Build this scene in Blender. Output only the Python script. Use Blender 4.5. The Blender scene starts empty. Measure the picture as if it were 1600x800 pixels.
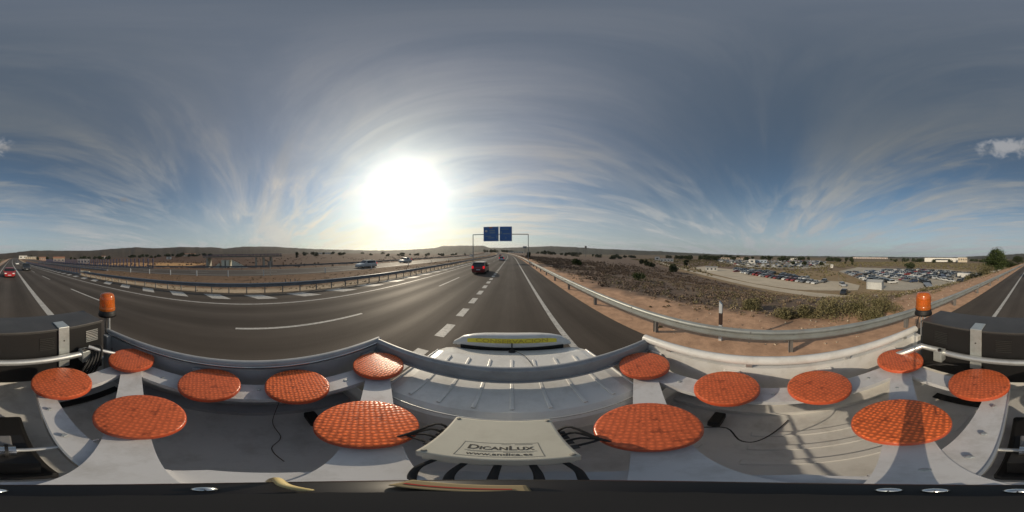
import bpy, bmesh, math, random
import numpy as np
from mathutils import Vector, Matrix, noise as mnoise
random.seed(7); RNG = np.random.default_rng(7)
R = math.radians; PI = math.pi
S = bpy.context.scene; COL = S.collection

# ------------------------------------------------------------------ camera, world, sun
H = 2.75
cam = bpy.data.cameras.new('camera'); cam.type = 'PANO'; cam.clip_start = 0.01; cam.clip_end = 20000
try: cam.panorama_type = 'EQUIRECTANGULAR'
except Exception: pass
try: cam.cycles.panorama_type = 'EQUIRECTANGULAR'
except Exception: pass
co = bpy.data.objects.new('camera', cam); COL.objects.link(co)
co.location = (0, 0, H); co.rotation_euler = (R(89.1), 0, 0); S.camera = co
S.render.engine = 'CYCLES'
S.view_settings.view_transform = 'Standard'; S.view_settings.look = 'None'
S.view_settings.gamma = 1.0; S.view_settings.use_curve_mapping = False
S.view_settings.exposure = -0.42
SUN_AZ, SUN_EL = -38.0, 24.0            # azimuth clockwise from the road ahead
sd = Vector((math.sin(R(SUN_AZ))*math.cos(R(SUN_EL)), math.cos(R(SUN_AZ))*math.cos(R(SUN_EL)), math.sin(R(SUN_EL))))
sl = bpy.data.lights.new('sun', 'SUN'); sl.energy = 3.9; sl.angle = R(0.55); sl.color = (1.0, 0.84, 0.63)
so = bpy.data.objects.new('sun', sl); COL.objects.link(so); so.rotation_euler = (-sd).to_track_quat('-Z', 'Y').to_euler()
so.location = (-20, 30, 40)

W = bpy.data.worlds.new('World'); S.world = W; W.use_nodes = True
def build_world():
    nt = W.node_tree; N = nt.nodes; L = nt.links; N.clear()
    def nd(t, **k):
        n = N.new(t)
        for a, b in k.items(): setattr(n, a, b)
        return n
    def val(x, sock):
        if isinstance(x, (int, float)): sock.default_value = x
        else: L.new(x, sock)
    def M(op, a, b=None, c=None, clamp=False):
        n = nd('ShaderNodeMath', operation=op, use_clamp=clamp); val(a, n.inputs[0])
        if b is not None: val(b, n.inputs[1])
        if c is not None: val(c, n.inputs[2])
        return n.outputs[0]
    def VM(op, a, b=None):
        n = nd('ShaderNodeVectorMath', operation=op); L.new(a, n.inputs[0])
        if b is not None:
            if isinstance(b, (tuple, Vector)): n.inputs[1].default_value = b
            else: L.new(b, n.inputs[1])
        return n
    def MR(x, a, b, c=0, d=1, t='SMOOTHSTEP'):
        n = nd('ShaderNodeMapRange', interpolation_type=t); L.new(x, n.inputs[0])
        for i, q in enumerate((a, b, c, d)): n.inputs[i+1].default_value = q
        return n.outputs[0]
    def MIX(f, a, b, mode='MIX'):
        n = nd('ShaderNodeMixRGB', blend_type=mode); val(f, n.inputs[0])
        for i, q in ((1, a), (2, b)):
            if isinstance(q, tuple): n.inputs[i].default_value = (*q, 1)
            else: L.new(q, n.inputs[i])
        return n.outputs[0]
    def NO(vec, scale, detail=6, rough=.55, dist=0):
        n = nd('ShaderNodeTexNoise'); L.new(vec, n.inputs['Vector']); n.inputs['Scale'].default_value = scale
        n.inputs['Detail'].default_value = detail; n.inputs['Roughness'].default_value = rough; n.inputs['Distortion'].default_value = dist
        return n.outputs[0]
    tc = nd('ShaderNodeTexCoord'); D = VM('NORMALIZE', tc.outputs['Generated']).outputs[0]
    sky = nd('ShaderNodeTexSky', sky_type='NISHITA', sun_disc=False); sky.sun_elevation = R(SUN_EL); sky.sun_rotation = R(SUN_AZ)
    sky.air_density = 1.0; sky.dust_density = .5; sky.ozone_density = 1.5
    sep = nd('ShaderNodeSeparateXYZ'); L.new(D, sep.inputs[0]); X, Y, Z = sep.outputs
    hsv = nd('ShaderNodeHueSaturation'); hsv.inputs['Saturation'].default_value = .88; L.new(sky.outputs[0], hsv.inputs['Color'])
    base = MIX(1.0, hsv.outputs[0], (.80, .99, 1.04), 'MULTIPLY')
    # everything in sky units (x strength)
    dot = VM('DOT_PRODUCT', D, sd).outputs['Value']; ang = M('MULTIPLY', M('ARCCOSINE', M('MINIMUM', dot, .99999)), 180/PI)
    zz = M('ADD', M('MAXIMUM', Z, 0.0), .12)
    px = M('DIVIDE', X, zz); py = M('DIVIDE', Y, zz)
    cx = nd('ShaderNodeCombineXYZ'); L.new(px, cx.inputs[0]); L.new(py, cx.inputs[1]); Pv = cx.outputs[0]
    mp = nd('ShaderNodeMapping'); L.new(Pv, mp.inputs[0]); mp.inputs['Rotation'].default_value = (0, 0, R(4)); mp.inputs['Scale'].default_value = (.30, 1.5, 1)
    n1 = NO(mp.outputs[0], .75, 9, .6, .6)
    mp2 = nd('ShaderNodeMapping'); L.new(Pv, mp2.inputs[0]); mp2.inputs['Rotation'].default_value = (0, 0, R(-14)); mp2.inputs['Scale'].default_value = (.5, 1.8, 1); mp2.inputs['Location'].default_value = (3.1, 1.7, 0)
    n2 = NO(mp2.outputs[0], 1.5, 10, .62, .9)
    n3 = NO(Pv, .42, 3, .5, .3)
    cir = M('MULTIPLY', MR(n1, .42, .68), .88)
    cir = M('ADD', cir, M('MULTIPLY', MR(n2, .47, .66), .50))
    cir = M('MULTIPLY', cir, MR(n3, .34, .58, .25, 1.0))
    cir = M('MULTIPLY', cir, MR(Z, 1.0, .5, .55, 1.0))
    low = MR(Z, .42, .0, 0, 1)                         # thin veil towards the horizon
    cir = M('MINIMUM', M('ADD', cir, M('MULTIPLY', low, .62)), 1.0)
    # cloud brightness: forward scattering towards the sun, real cloud behaviour
    g_w = M('EXPONENT', M('MULTIPLY', ang, -1/24.0)); g_n = M('EXPONENT', M('MULTIPLY', ang, -1/5.0))
    cb = M("ADD", 4.3, M('MULTIPLY', g_w, 3.2)); cb = M('MULTIPLY', cb, MR(Z, .75, .05, .62, 1.45))
    cc = nd('ShaderNodeCombineXYZ'); L.new(M('MULTIPLY', cb, MR(ang, 12, 70, 1.06, .97)), cc.inputs[0]); L.new(M('MULTIPLY', cb, 1.03), cc.inputs[1]); L.new(M('MULTIPLY', cb, MR(ang, 12, 70, .92, 1.06)), cc.inputs[2])
    base = MIX(1.0, base, (1, 1, 1), 'MULTIPLY')
    skyc = MIX(cir, base, cc.outputs[0])
    # a general grey veil over the whole sky, denser high up
    skyc = MIX(MR(Z, .2, 1.0, .10, .66), skyc, (.92, 1.36, 1.88))
    # sun aureole through thin cloud
    nf = M('MULTIPLY', MR(n2, .35, .65, .68, 1.22), MR(n1, .35, .65, .72, 1.2))
    gl = M('ADD', M('MULTIPLY', g_n, 13.0), M('MULTIPLY', M('MULTIPLY', M('EXPONENT', M('MULTIPLY', ang, -1/23.0)), 7.6), nf))
    gl = M('ADD', gl, M('MULTIPLY', M('EXPONENT', M('MULTIPLY', ang, -1/30.0)), 3.5))
    gc = nd('ShaderNodeCombineXYZ'); L.new(gl, gc.inputs[0]); L.new(M('MULTIPLY', gl, MR(ang, 10, 45, .945, .88)), gc.inputs[1]); L.new(M('MULTIPLY', gl, M('MULTIPLY', MR(Z, .0, .42, .50, .80), MR(ang, 15, 60, .96, 1.05))), gc.inputs[2])
    skyc = MIX(1.0, skyc, gc.outputs[0], 'ADD')
    # small bright puffs of cumulus behind the truck
    for az, el, rad, amp in ((173.5, 39.5, .15, 6.2), (-178.5, 39.0, .05, 4.0), (-136, 20.5, .05, 3.0)):
        d = Vector((math.sin(R(az))*math.cos(R(el)), math.cos(R(az))*math.cos(R(el)), math.sin(R(el))))
        dv = VM('SUBTRACT', D, tuple(d)).outputs[0]
        q = nd('ShaderNodeMapping'); L.new(dv, q.inputs[0]); q.inputs['Scale'].default_value = (1, 1, 2.4)
        dist = VM('LENGTH', q.outputs[0]).outputs['Value']
        nn = NO(D, 16, 8, .62, .3)
        m = MR(M('SUBTRACT', M('ADD', M('MULTIPLY', dist, -1/rad), 1.0), M('MULTIPLY', M('SUBTRACT', nn, .5), -3.2)), 0.05, .95, 0, .62)
        m = M('MULTIPLY', m, MR(dist, rad*1.5, rad*.7))
        skyc = MIX(m, skyc, (amp, amp*.99, amp*1.0))
    # ground side of the dome, never in view of the photo but kept dull
    skyc = MIX(MR(Z, -.02, -.12), skyc, (1.2, 1.1, 1.0))
    bg = nd('ShaderNodeBackground'); L.new(skyc, bg.inputs[0]); bg.inputs[1].default_value = 0.10
    out = nd('ShaderNodeOutputWorld'); L.new(bg.outputs[0], out.inputs[0])
build_world()

# ------------------------------------------------------------------ materials
MATS = {}
def mat(name, color, rough=.6, metal=0.0, spec=.5, var=.0, vscale=3.0, bump=0.0, bscale=40.0, emit=None, coat=0.0, dirt=None, dscale=2.0, damt=.5, alpha=None, trans=0.0, coords='Object', attr=None):
    if name in MATS: return MATS[name]
    m = bpy.data.materials.new(name); m.use_nodes = True; nt = m.node_tree; N = nt.nodes; L = nt.links
    b = N['Principled BSDF']; b.inputs['Roughness'].default_value = rough; b.inputs['Metallic'].default_value = metal
    b.inputs['Specular IOR Level'].default_value = spec; b.inputs['Coat Weight'].default_value = coat
    b.inputs['Transmission Weight'].default_value = trans
    tc = N.new('ShaderNodeTexCoord'); cs = tc.outputs[coords]
    rgb = N.new('ShaderNodeRGB'); rgb.outputs[0].default_value = (*color, 1); c = rgb.outputs[0]
    if attr:
        a = N.new('ShaderNodeAttribute'); a.attribute_name = attr; c = a.outputs['Color']
    if var:
        n = N.new('ShaderNodeTexNoise'); n.inputs['Scale'].default_value = vscale; n.inputs['Detail'].default_value = 8; n.inputs['Roughness'].default_value = .62; L.new(cs, n.inputs['Vector'])
        r = N.new('ShaderNodeMapRange'); L.new(n.outputs[0], r.inputs[0]); r.inputs[1].default_value = .25; r.inputs[2].default_value = .75
        r.inputs[3].default_value = 1-var; r.inputs[4].default_value = 1+var
        mx = N.new('ShaderNodeVectorMath'); mx.operation = 'SCALE'; L.new(c, mx.inputs[0]); L.new(r.outputs[0], mx.inputs['Scale']); c = mx.outputs[0]
    if dirt:
        n = N.new('ShaderNodeTexNoise'); n.inputs['Scale'].default_value = dscale; n.inputs['Detail'].default_value = 10; n.inputs['Roughness'].default_value = .7; L.new(cs, n.inputs['Vector'])
        r = N.new('ShaderNodeMapRange'); L.new(n.outputs[0], r.inputs[0]); r.inputs[1].default_value = .48; r.inputs[2].default_value = .72; r.inputs[4].default_value = damt
        mx = N.new('ShaderNodeMixRGB'); L.new(r.outputs[0], mx.inputs[0]); L.new(c, mx.inputs[1]); mx.inputs[2].default_value = (*dirt, 1); c = mx.outputs[0]
    L.new(c, b.inputs['Base Color'])
    if emit: b.inputs['Emission Color'].default_value = (*color, 1); b.inputs['Emission Strength'].default_value = emit
    if bump:
        n = N.new('ShaderNodeTexNoise'); n.inputs['Scale'].default_value = bscale; n.inputs['Detail'].default_value = 6; L.new(cs, n.inputs['Vector'])
        bp = N.new('ShaderNodeBump'); bp.inputs['Strength'].default_value = bump; bp.inputs['Distance'].default_value = .02; L.new(n.outputs[0], bp.inputs['Height']); L.new(bp.outputs[0], b.inputs['Normal'])
    MATS[name] = m; return m

def asphalt():
    m = mat('asphalt', (.056, .050, .046), .62, spec=.16)
    nt = m.node_tree; N = nt.nodes; L = nt.links; b = N['Principled BSDF']
    uv = N.new('ShaderNodeUVMap'); uv.uv_map = 'lane'
    sp = N.new('ShaderNodeSeparateXYZ'); L.new(uv.outputs[0], sp.inputs[0])
    def nz(sc, scale3, det=8, ro=.65):
        mp = N.new('ShaderNodeMapping'); L.new(uv.outputs[0], mp.inputs[0]); mp.inputs['Scale'].default_value = scale3
        n = N.new('ShaderNodeTexNoise'); n.inputs['Scale'].default_value = sc; n.inputs['Detail'].default_value = det; n.inputs['Roughness'].default_value = ro
        L.new(mp.outputs[0], n.inputs['Vector']); return n.outputs[0]
    def mr(x, a, b_, c, d):
        r = N.new('ShaderNodeMapRange'); L.new(x, r.inputs[0])
        for i, q in enumerate((a, b_, c, d)): r.inputs[i+1].default_value = q
        return r.outputs[0]
    def mul(a, b_):
        n = N.new('ShaderNodeMath'); n.operation = 'MULTIPLY'; L.new(a, n.inputs[0]); L.new(b_, n.inputs[1]); return n.outputs[0]
    streak = mr(nz(1.0, (1.3, .02, 1)), .3, .7, .84, 1.18)
    patch = mr(nz(.25, (1, .35, 1), 5), .35, .65, .80, 1.18)
    fine = mr(nz(38, (1, 1, 1), 3), .25, .75, .72, 1.3)
    # wheel tracks, a real wear pattern of the lanes: two per 3.6 m lane
    w = N.new('ShaderNodeMath'); w.operation = 'ADD'; L.new(sp.outputs[0], w.inputs[0]); w.inputs[1].default_value = .05
    s = N.new('ShaderNodeMath'); s.operation = 'MULTIPLY'; L.new(w.outputs[0], s.inputs[0]); s.inputs[1].default_value = 2*PI/1.79
    cs = N.new('ShaderNodeMath'); cs.operation = 'COSINE'; L.new(s.outputs[0], cs.inputs[0])
    tr = mr(cs.outputs[0], -1, 1, .90, 1.12)
    f = mul(mul(streak, patch), mul(fine, tr))
    sc = N.new('ShaderNodeVectorMath'); sc.operation = 'SCALE'; sc.inputs[0].default_value = (.082, .068, .056); L.new(f, sc.inputs['Scale'])
    L.new(sc.outputs[0], b.inputs['Base Color'])
    L.new(mr(mul(streak, tr), .75, 1.3, .82, .64), b.inputs['Roughness'])
    bp = N.new('ShaderNodeBump'); bp.inputs['Strength'].default_value = .5; bp.inputs['Distance'].default_value = .006
    L.new(nz(60, (1, 1, 1), 3), bp.inputs['Height']); L.new(bp.outputs[0], b.inputs['Normal'])
    return m
def lens_mat(name, col, cell=62.0, strength=.9, dot=1.75):
    m = mat(name, col, .28, spec=.6)
    nt = m.node_tree; N = nt.nodes; L = nt.links; b = N['Principled BSDF']
    b.inputs['Subsurface Weight'].default_value = .0
    tc = N.new('ShaderNodeTexCoord')
    v = N.new('ShaderNodeTexVoronoi'); v.voronoi_dimensions = '2D'; v.inputs['Scale'].default_value = cell; v.inputs['Randomness'].default_value = .3; L.new(tc.outputs['Object'], v.inputs['Vector'])
    n = N.new('ShaderNodeTexNoise'); n.inputs['Scale'].default_value = 26; n.inputs['Detail'].default_value = 5; n.inputs['Roughness'].default_value = .75; L.new(tc.outputs['Object'], n.inputs['Vector'])
    r = N.new('ShaderNodeMapRange'); L.new(n.outputs[0], r.inputs[0]); r.inputs[1].default_value = .34; r.inputs[2].default_value = .48; r.inputs[3].default_value = .55; r.inputs[4].default_value = 1.1
    r2 = N.new('ShaderNodeMapRange'); L.new(v.outputs['Distance'], r2.inputs[0]); r2.inputs[1].default_value = .12; r2.inputs[2].default_value = .42; r2.inputs[3].default_value = dot; r2.inputs[4].default_value = .74  # cell pattern, its centres brightened in the colour as sun sparkle
    mm = N.new('ShaderNodeMath'); mm.operation = 'MULTIPLY'; L.new(r.outputs[0], mm.inputs[0]); L.new(r2.outputs[0], mm.inputs[1])
    sc = N.new('ShaderNodeVectorMath'); sc.operation = 'SCALE'; sc.inputs[0].default_value = col; L.new(mm.outputs[0], sc.inputs['Scale']); L.new(sc.outputs[0], b.inputs['Base Color'])
    bp = N.new('ShaderNodeBump'); bp.inputs['Strength'].default_value = strength; bp.inputs['Distance'].default_value = .006; bp.invert = True
    L.new(v.outputs['Distance'], bp.inputs['Height']); L.new(bp.outputs[0], b.inputs['Normal'])
    return m
def leaf_mat(name, c1, c2, scale=1.2):
    m = mat(name, c1, .75, spec=.2); nt = m.node_tree; N = nt.nodes; L = nt.links; b = N['Principled BSDF']
    tc = N.new('ShaderNodeTexCoord'); n = N.new('ShaderNodeTexNoise'); n.inputs['Scale'].default_value = scale; n.inputs['Detail'].default_value = 9; n.inputs['Roughness'].default_value = .7
    L.new(tc.outputs['Object'], n.inputs['Vector'])
    r = N.new('ShaderNodeMapRange'); L.new(n.outputs[0], r.inputs[0]); r.inputs[1].default_value = .36; r.inputs[2].default_value = .64
    mx = N.new('ShaderNodeMixRGB'); L.new(r.outputs[0], mx.inputs[0]); mx.inputs[1].default_value = (*c1, 1); mx.inputs[2].default_value = (*c2, 1)
    L.new(mx.outputs[0], b.inputs['Base Color']); return m

ASPH = asphalt()
PAINT = mat('road_paint', (.52, .50, .46), .6, var=.16, vscale=3, dirt=(.12, .11, .10), dscale=9, damt=.75)
GALV = mat('galvanised_steel', (.42, .43, .42), .42, metal=.55, var=.12, vscale=2.0, bump=.1, bscale=12)
GALV2 = mat('aged_rail_steel', (.33, .35, .34), .5, metal=.35, var=.18, vscale=1.2, dirt=(.22, .17, .13), dscale=3, damt=.4)
POST = mat('post_steel', (.22, .21, .20), .6, metal=.3, var=.15)
WPAINT = mat('white_van_paint', (.70, .69, .66), .30, coat=.3, spec=.5, var=.05, vscale=2.5, dirt=(.36, .33, .28), dscale=7, damt=.4)
WTUB = mat('white_tub_paint', (.66, .655, .63), .5, var=.08, vscale=3, dirt=(.24, .215, .18), dscale=5, damt=.45)
WBAR = mat('white_bar_paint', (.58, .58, .585), .38, var=.04, vscale=5, dirt=(.30, .28, .25), dscale=11, damt=.5)
ALU = mat('aluminium_tube', (.62, .62, .60), .36, metal=.7, var=.1, vscale=8, dirt=(.3, .28, .25), dscale=12, damt=.4)
ZINC = mat('zinc_bracket', (.55, .57, .55), .38, metal=.6, var=.14, vscale=9, dirt=(.34, .34, .30), dscale=14, damt=.5)
GREYM = mat('grey_frame_paint', (.34, .35, .36), .42, metal=.1, var=.12, vscale=5, dirt=(.15, .14, .13), dscale=8, damt=.4)
BLACK = mat('black_plastic', (.009, .0085, .0085), .6, var=.2, vscale=6)
BLKTOP = mat('dusty_black_sheet', (.055, .052, .05), .5, var=.2, vscale=4, dirt=(.10, .095, .09), dscale=5, damt=.5)
RUBBER = mat('rubber', (.022, .021, .02), .75, var=.2)
GLASS = mat('car_glass', (.015, .018, .02), .08, spec=.8)
CHROME = mat('chrome', (.75, .74, .72), .15, metal=1.0)
LENS = lens_mat("sparkle_amber_lens", (.68, .140, .036), 56, .42, 1.6)  # strong painted sparkle dots
LENS2 = lens_mat('scuffed_amber_lens', (.64, .135, .045), 52, .2, 1.12)  # same specked lens with fainter painted sparkle
BEACON = mat('amber_beacon', (.85, .22, .035), .16, spec=.6, var=.25, vscale=9)
BEACON.node_tree.nodes['Principled BSDF'].inputs['Transmission Weight'].default_value = .55
ARIM = mat('amber_rim', (.50, .085, .03), .35, var=.15, vscale=9)
BOXM = mat('cream_box_plastic', (.52, .50, .42), .45, var=.04, vscale=6, dirt=(.36, .33, .27), dscale=14, damt=.3)
INK = mat('grey_ink', (.06, .055, .045), .6)
INKL = mat('faded_ink', (.22, .21, .18), .6)
YEL = mat('yellow_band', (.90, .78, .08), .45, var=.06)
INKY = mat('ochre_letters', (.62, .48, .06), .5)
BLUE = mat('sign_blue', (.04, .15, .46), .4, var=.08)
SIGNW = mat('sign_white', (.55, .58, .60), .5)
ORANGE = mat('sign_orange', (.55, .16, .04), .5)
BLUEF = mat('blue_fence_paint', (.028, .036, .10), .45, var=.2, vscale=1)
CONC = mat('concrete', (.44, .42, .36), .8, var=.15, vscale=.6, dirt=(.25, .23, .19), dscale=.8, damt=.5)
WALLW = mat('white_render', (.72, .70, .65), .8, var=.06, vscale=.3)
WALLC = mat('cream_render', (.55, .47, .36), .8, var=.08, vscale=.3)
ROOFT = mat('tile_roof', (.32, .16, .10), .8, var=.2, vscale=1)
ROOFG = mat('grey_sheet_roof', (.35, .36, .36), .6, var=.1)
WIN = mat('window_glass', (.04, .05, .06), .15)
BARK = mat('bark', (.10, .075, .055), .9, var=.3, vscale=4)
SANDL = mat('packed_sand', (.52, .45, .345), .9, var=.14, vscale=.08, dirt=(.30, .25, .18), dscale=.15, damt=.6)
GRAVL = mat('grey_gravel', (.42, .38, .31), .9, var=.18, vscale=.1, dirt=(.27, .24, .19), dscale=.25, damt=.5)
RED = mat('red_paint', (.36, .02, .02), .3, coat=.5, spec=.5)

# ------------------------------------------------------------------ mesh helpers
class MB:
    def __init__(s): s.v = []; s.f = []; s.m = []; s.sm = []
    def add(s, vs, fs, mi=0, smooth=False):
        o = len(s.v); s.v += [tuple(v) for v in vs]; s.f += [tuple(i+o for i in f) for f in fs]; s.m += [mi]*len(fs); s.sm += [smooth]*len(fs)
        return s
    def box(s, x0, x1, y0, y1, z0, z1, mi=0, T=None):
        vs = [Vector((x, y, z)) for z in (z0, z1) for y in (y0, y1) for x in (x0, x1)]
        if T is not None: vs = [T @ v for v in vs]
        return s.add(vs, [(0, 2, 3, 1), (4, 5, 7, 6), (0, 1, 5, 4), (2, 6, 7, 3), (0, 4, 6, 2), (1, 3, 7, 5)], mi)
    def bevbox(s, x0, x1, y0, y1, z0, z1, r=.01, mi=0, T=None):
        bm = bmesh.new(); bmesh.ops.create_cube(bm, size=1)
        for v in bm.verts: v.co = Vector(((x0+x1)/2+v.co.x*(x1-x0), (y0+y1)/2+v.co.y*(y1-y0), (z0+z1)/2+v.co.z*(z1-z0)))
        bmesh.ops.bevel(bm, geom=bm.edges[:], offset=r, segments=2, profile=.5, affect='EDGES', clamp_overlap=True)
        vs = [v.co.copy() for v in bm.verts]
        if T is not None: vs = [T @ v for v in vs]
        fs = [[v.index for v in f.verts] for f in bm.faces]; bm.free(); return s.add(vs, fs, mi, False)
    def tube(s, pts, r, n=8, mi=0, caps=True, r2=None):
        pts = [Vector(p) for p in pts]; rings = []; up = None
        if 3 <= len(pts) <= 6 and r < .012 and r2 is None:          # cables bend smoothly
            q = [pts[0]]+pts+[pts[-1]]; o = []
            for i in range(1, len(q)-2):
                for t in (0, .2, .4, .6, .8):
                    a, b, c, d = q[i-1], q[i], q[i+1], q[i+2]
                    o.append(.5*((2*b)+(c-a)*t+(2*a-5*b+4*c-d)*t*t+(3*b-a-3*c+d)*t**3))
            pts = o+[pts[-1]]
        for i, p in enumerate(pts):
            d = (pts[min(i+1, len(pts)-1)]-pts[max(i-1, 0)]).normalized()
            if up is None:
                up = Vector((0, 0, 1)) if abs(d.z) < .9 else Vector((1, 0, 0))
            a = d.cross(up).normalized(); b = a.cross(d).normalized(); up = b
            rr = r if r2 is None else r+(r2-r)*i/(len(pts)-1)
            rings.append([p+a*math.cos(2*PI*k/n)*rr+b*math.sin(2*PI*k/n)*rr for k in range(n)])
        vs = [v for q in rings for v in q]; fs = []
        for i in range(len(pts)-1):
            for k in range(n): fs.append((i*n+k, i*n+(k+1) % n, (i+1)*n+(k+1) % n, (i+1)*n+k))
        s.add(vs, fs, mi, True)
        if caps:
            s.add(rings[0], [tuple(range(n))], mi); s.add(rings[-1], [tuple(range(n))[::-1]], mi)
        return s
    def lathe(s, prof, c=(0, 0, 0), n=32, mi=0, smooth=True):
        vs = []; fs = []; c = Vector(c)
        for (r, z) in prof:
            for k in range(n): vs.append(c+Vector((math.cos(2*PI*k/n)*r, math.sin(2*PI*k/n)*r, z)))
        for i in range(len(prof)-1):
            for k in range(n): fs.append((i*n+k, i*n+(k+1) % n, (i+1)*n+(k+1) % n, (i+1)*n+k))
        return s.add(vs, fs, mi, smooth)
    def prism(s, poly, z0, z1, mi=0):
        n = len(poly); vs = [(x, y, z0) for x, y in poly]+[(x, y, z1) for x, y in poly]
        return s.add(vs, [tuple(range(n))[::-1], tuple(range(n, 2*n))]+[(i, (i+1) % n, n+(i+1) % n, n+i) for i in range(n)], mi)
    def build(s, name, mats, parent=None, **k):
        me = bpy.data.meshes.new(name); me.from_pydata(s.v, [], s.f)
        if not isinstance(mats, (list, tuple)): mats = [mats]
        for q in mats: me.materials.append(q)
        me.polygons.foreach_set('material_index', s.m); me.polygons.foreach_set('use_smooth', s.sm); me.update()
        bm = bmesh.new(); bm.from_mesh(me); bmesh.ops.recalc_face_normals(bm, faces=bm.faces[:]); bm.to_mesh(me); bm.free()
        return link(name, me, parent, **k)
def link(name, me, parent=None, loc=None, rotz=0, **k):
    o = bpy.data.objects.new(name, me); COL.objects.link(o)
    if parent is not None: o.parent = parent
    if loc is not None: o.location = loc
    if rotz: o.rotation_euler = (0, 0, rotz)
    for a, b in k.items(): o[a] = b
    return o
def thing(name, label, cat, loc=(0, 0, 0), rotz=0, group=None):
    k = dict(label=label, category=cat)
    if group: k['group'] = group
    return link(name, None, None, loc, rotz, **k)
def tagk(label, cat, group=None):
    k = dict(label=label, category=cat)
    if group: k['group'] = group
    return k
def dup(root, loc, rotz=0, label=None, group=None):
    def cp(o, p):
        c = o.copy(); COL.objects.link(c); c.parent = p
        for ch in list(o.children): cp(ch, c)
        return c
    r = cp(root, None); r.location = loc; r.rotation_euler = (0, 0, rotz)
    if label: r['label'] = label
    if group: r['group'] = group
    return r

# ------------------------------------------------------------------ road course
def Cx(v):
    v = np.asarray(v, float)
    back = -.05*(np.sqrt(v*v+16)-4) - .00008*np.minimum(np.abs(v), 900)**2
    f = np.maximum(v-55, 0); fr = -np.where(f < 500, f*f/3600, 500*500/3600+(f-500)*.277)
    return np.where(v < 0, np.maximum(back, -.05*np.abs(v)-.12*np.abs(v)), fr)
def Zr(v):
    v = np.asarray(v, float)
    z = .006*np.clip(v, -150, 60)
    f = np.clip(v-45, 0, 210); z = z+.00005*f*f+np.maximum(v-255, 0)*.0205*np.exp(-np.maximum(v-255, 0)/2500)
    b = np.clip(-v-60, 0, 180); z = z+.00006*b*b+np.clip(-v-240, 0, 900)*.012
    return z
def RP(u, v, dz=0.0): return Vector((u+float(Cx(v)), v, float(Zr(v))+dz))
def RT(v):
    a = RP(0, v-.5); b = RP(0, v+.5); return math.atan2(-(b.x-a.x), b.y-a.y)
def vs_range(a, b, near=1.5, g=.03):
    out = [a]; x = a
    while x < b:
        x += max(near, abs(x)*g); out.append(min(x, b))
    return out
def strip(name, u0, u1, v0, v1, dz, m, nu=1, parent=None, near=1.5, fn=None, **k):
    vv = vs_range(v0, v1, near); V = []; F = []; UV = []
    for v in vv:
        for j in range(nu+1):
            u = u0+(u1-u0)*j/nu; V.append(RP(u, v, dz)); UV.append((u, v))
    for i in range(len(vv)-1):
        for j in range(nu):
            a = i*(nu+1)+j; F.append((a, a+1, a+nu+2, a+nu+1))
    me = bpy.data.meshes.new(name); me.from_pydata(V, [], F); me.materials.append(m)
    uvl = me.uv_layers.new(name='lane')
    for lp in me.loops: uvl.data[lp.index].uv = UV[lp.vertex_index]
    me.update(); return link(name, me, parent, **k)
ST = dict(kind='structure')

# ------------------------------------------------------------------ ground
HZ = [(0, 396), (25, 394), (50, 391), (100, 391.5), (150, 391), (180, 388), (215, 386), (240, 388), (262, 386.5), (280, 385.5), (330, 386), (350, 388), (380, 385), (430, 385), (470, 388), (500, 389), (560, 390.5), (600, 391), (640, 390), (680, 387), (690, 384), (755, 383.5), (765, 387), (790, 387), (830, 385.5), (860, 384), (900, 386), (950, 389), (1000, 391), (1060, 394), (1100, 396), (1150, 398), (1200, 399), (1300, 400.3), (1400, 401), (1500, 401.5), (1560, 398), (1600, 396)]
def skyline(az_deg):
    x = (np.asarray(az_deg)/360+.5)*1600 % 1600
    y = np.interp(x, [a for a, b in HZ], [b for a, b in HZ]); hz = 400-4*np.cos(np.radians(az_deg))
    return (hz-y)*.225
def upath(v): return np.interp(v, [-400, -130, -80, -45, -17, 0, 56, 400], [22, 24, 22, 23, 29.5, 49, 92, 330])
def sst(x): x = np.clip(x, 0, 1); return x*x*(3-2*x)
def vnoise(x, y, seed=0):
    r = np.random.default_rng(seed); s = 0
    for k in range(7):
        a = r.uniform(0, 2*PI); f = 1.0*1.7**k; s = s+np.sin((x*math.cos(a)+y*math.sin(a))*f+r.uniform(0, 6))/1.35**k*np.cos((x*math.sin(a)-y*math.cos(a))*f*.7+r.uniform(0, 6))
    return s/2.6
def ground_z(u, v):
    zr = Zr(v)
    # right: verge, embankment, valley floor at -8
    t = sst((u-7.5)/(upath(v)-7.5)); t = .55*np.clip((u-7.5)/(upath(v)-7.5), 0, 1)+.45*t
    zr_r = zr*(1-t)+(-8.0)*t
    far = sst((np.hypot(u, v)-350)/900); zr_r = zr_r*(1-far*.75)
    rough = np.clip((u-5)/6, 0, 1)*np.clip((upath(v)-1-u)/5, 0, 1)
    zr_r = zr_r+rough*(.16*vnoise(u*.55, v*.55, 3)+.10*vnoise(u*1.9, v*1.9, 5))
    # left: median dip, opposite road, fields
    med = np.clip((-12.0-u)/2, 0, 1)*np.clip((u+21.6)/2, 0, 1)
    zl = zr-.02-.18*med
    fld = sst((-35.5-u)/30)
    zl = zl*(1-fld)+fld*(-2.0+.02*np.maximum(-u-60, 0)*sst((-u-60)/300)+.5*vnoise(u*.04, v*.04, 9))
    z = np.where(u > 4.6, zr_r-.02, zl)
    carriage = ((u > -11.9) & (u < 3.75)) | ((u > -33.5) & (u < -22.6))
    return np.where(carriage, zr-.15, z)
def axis(edges, a, b, near, g):
    o = [0.0]
    while o[-1] < b: o.append(o[-1]+max(near, o[-1]*g))
    p = [0.0]
    while p[-1] > a: p.append(p[-1]-max(near, -p[-1]*g))
    return np.array(sorted(set([round(q, 3) for q in o+p]+edges)))
U = axis([-11.9, -11.88, -22.58, -22.6, -33.5, -33.52, 3.75, 3.77], -6000, 6000, .55, .024)
V = axis([], -6000, 6000, .7, .022)
U = U[np.abs(U) < 4400]; V = V[np.abs(V) < 4300]
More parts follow.
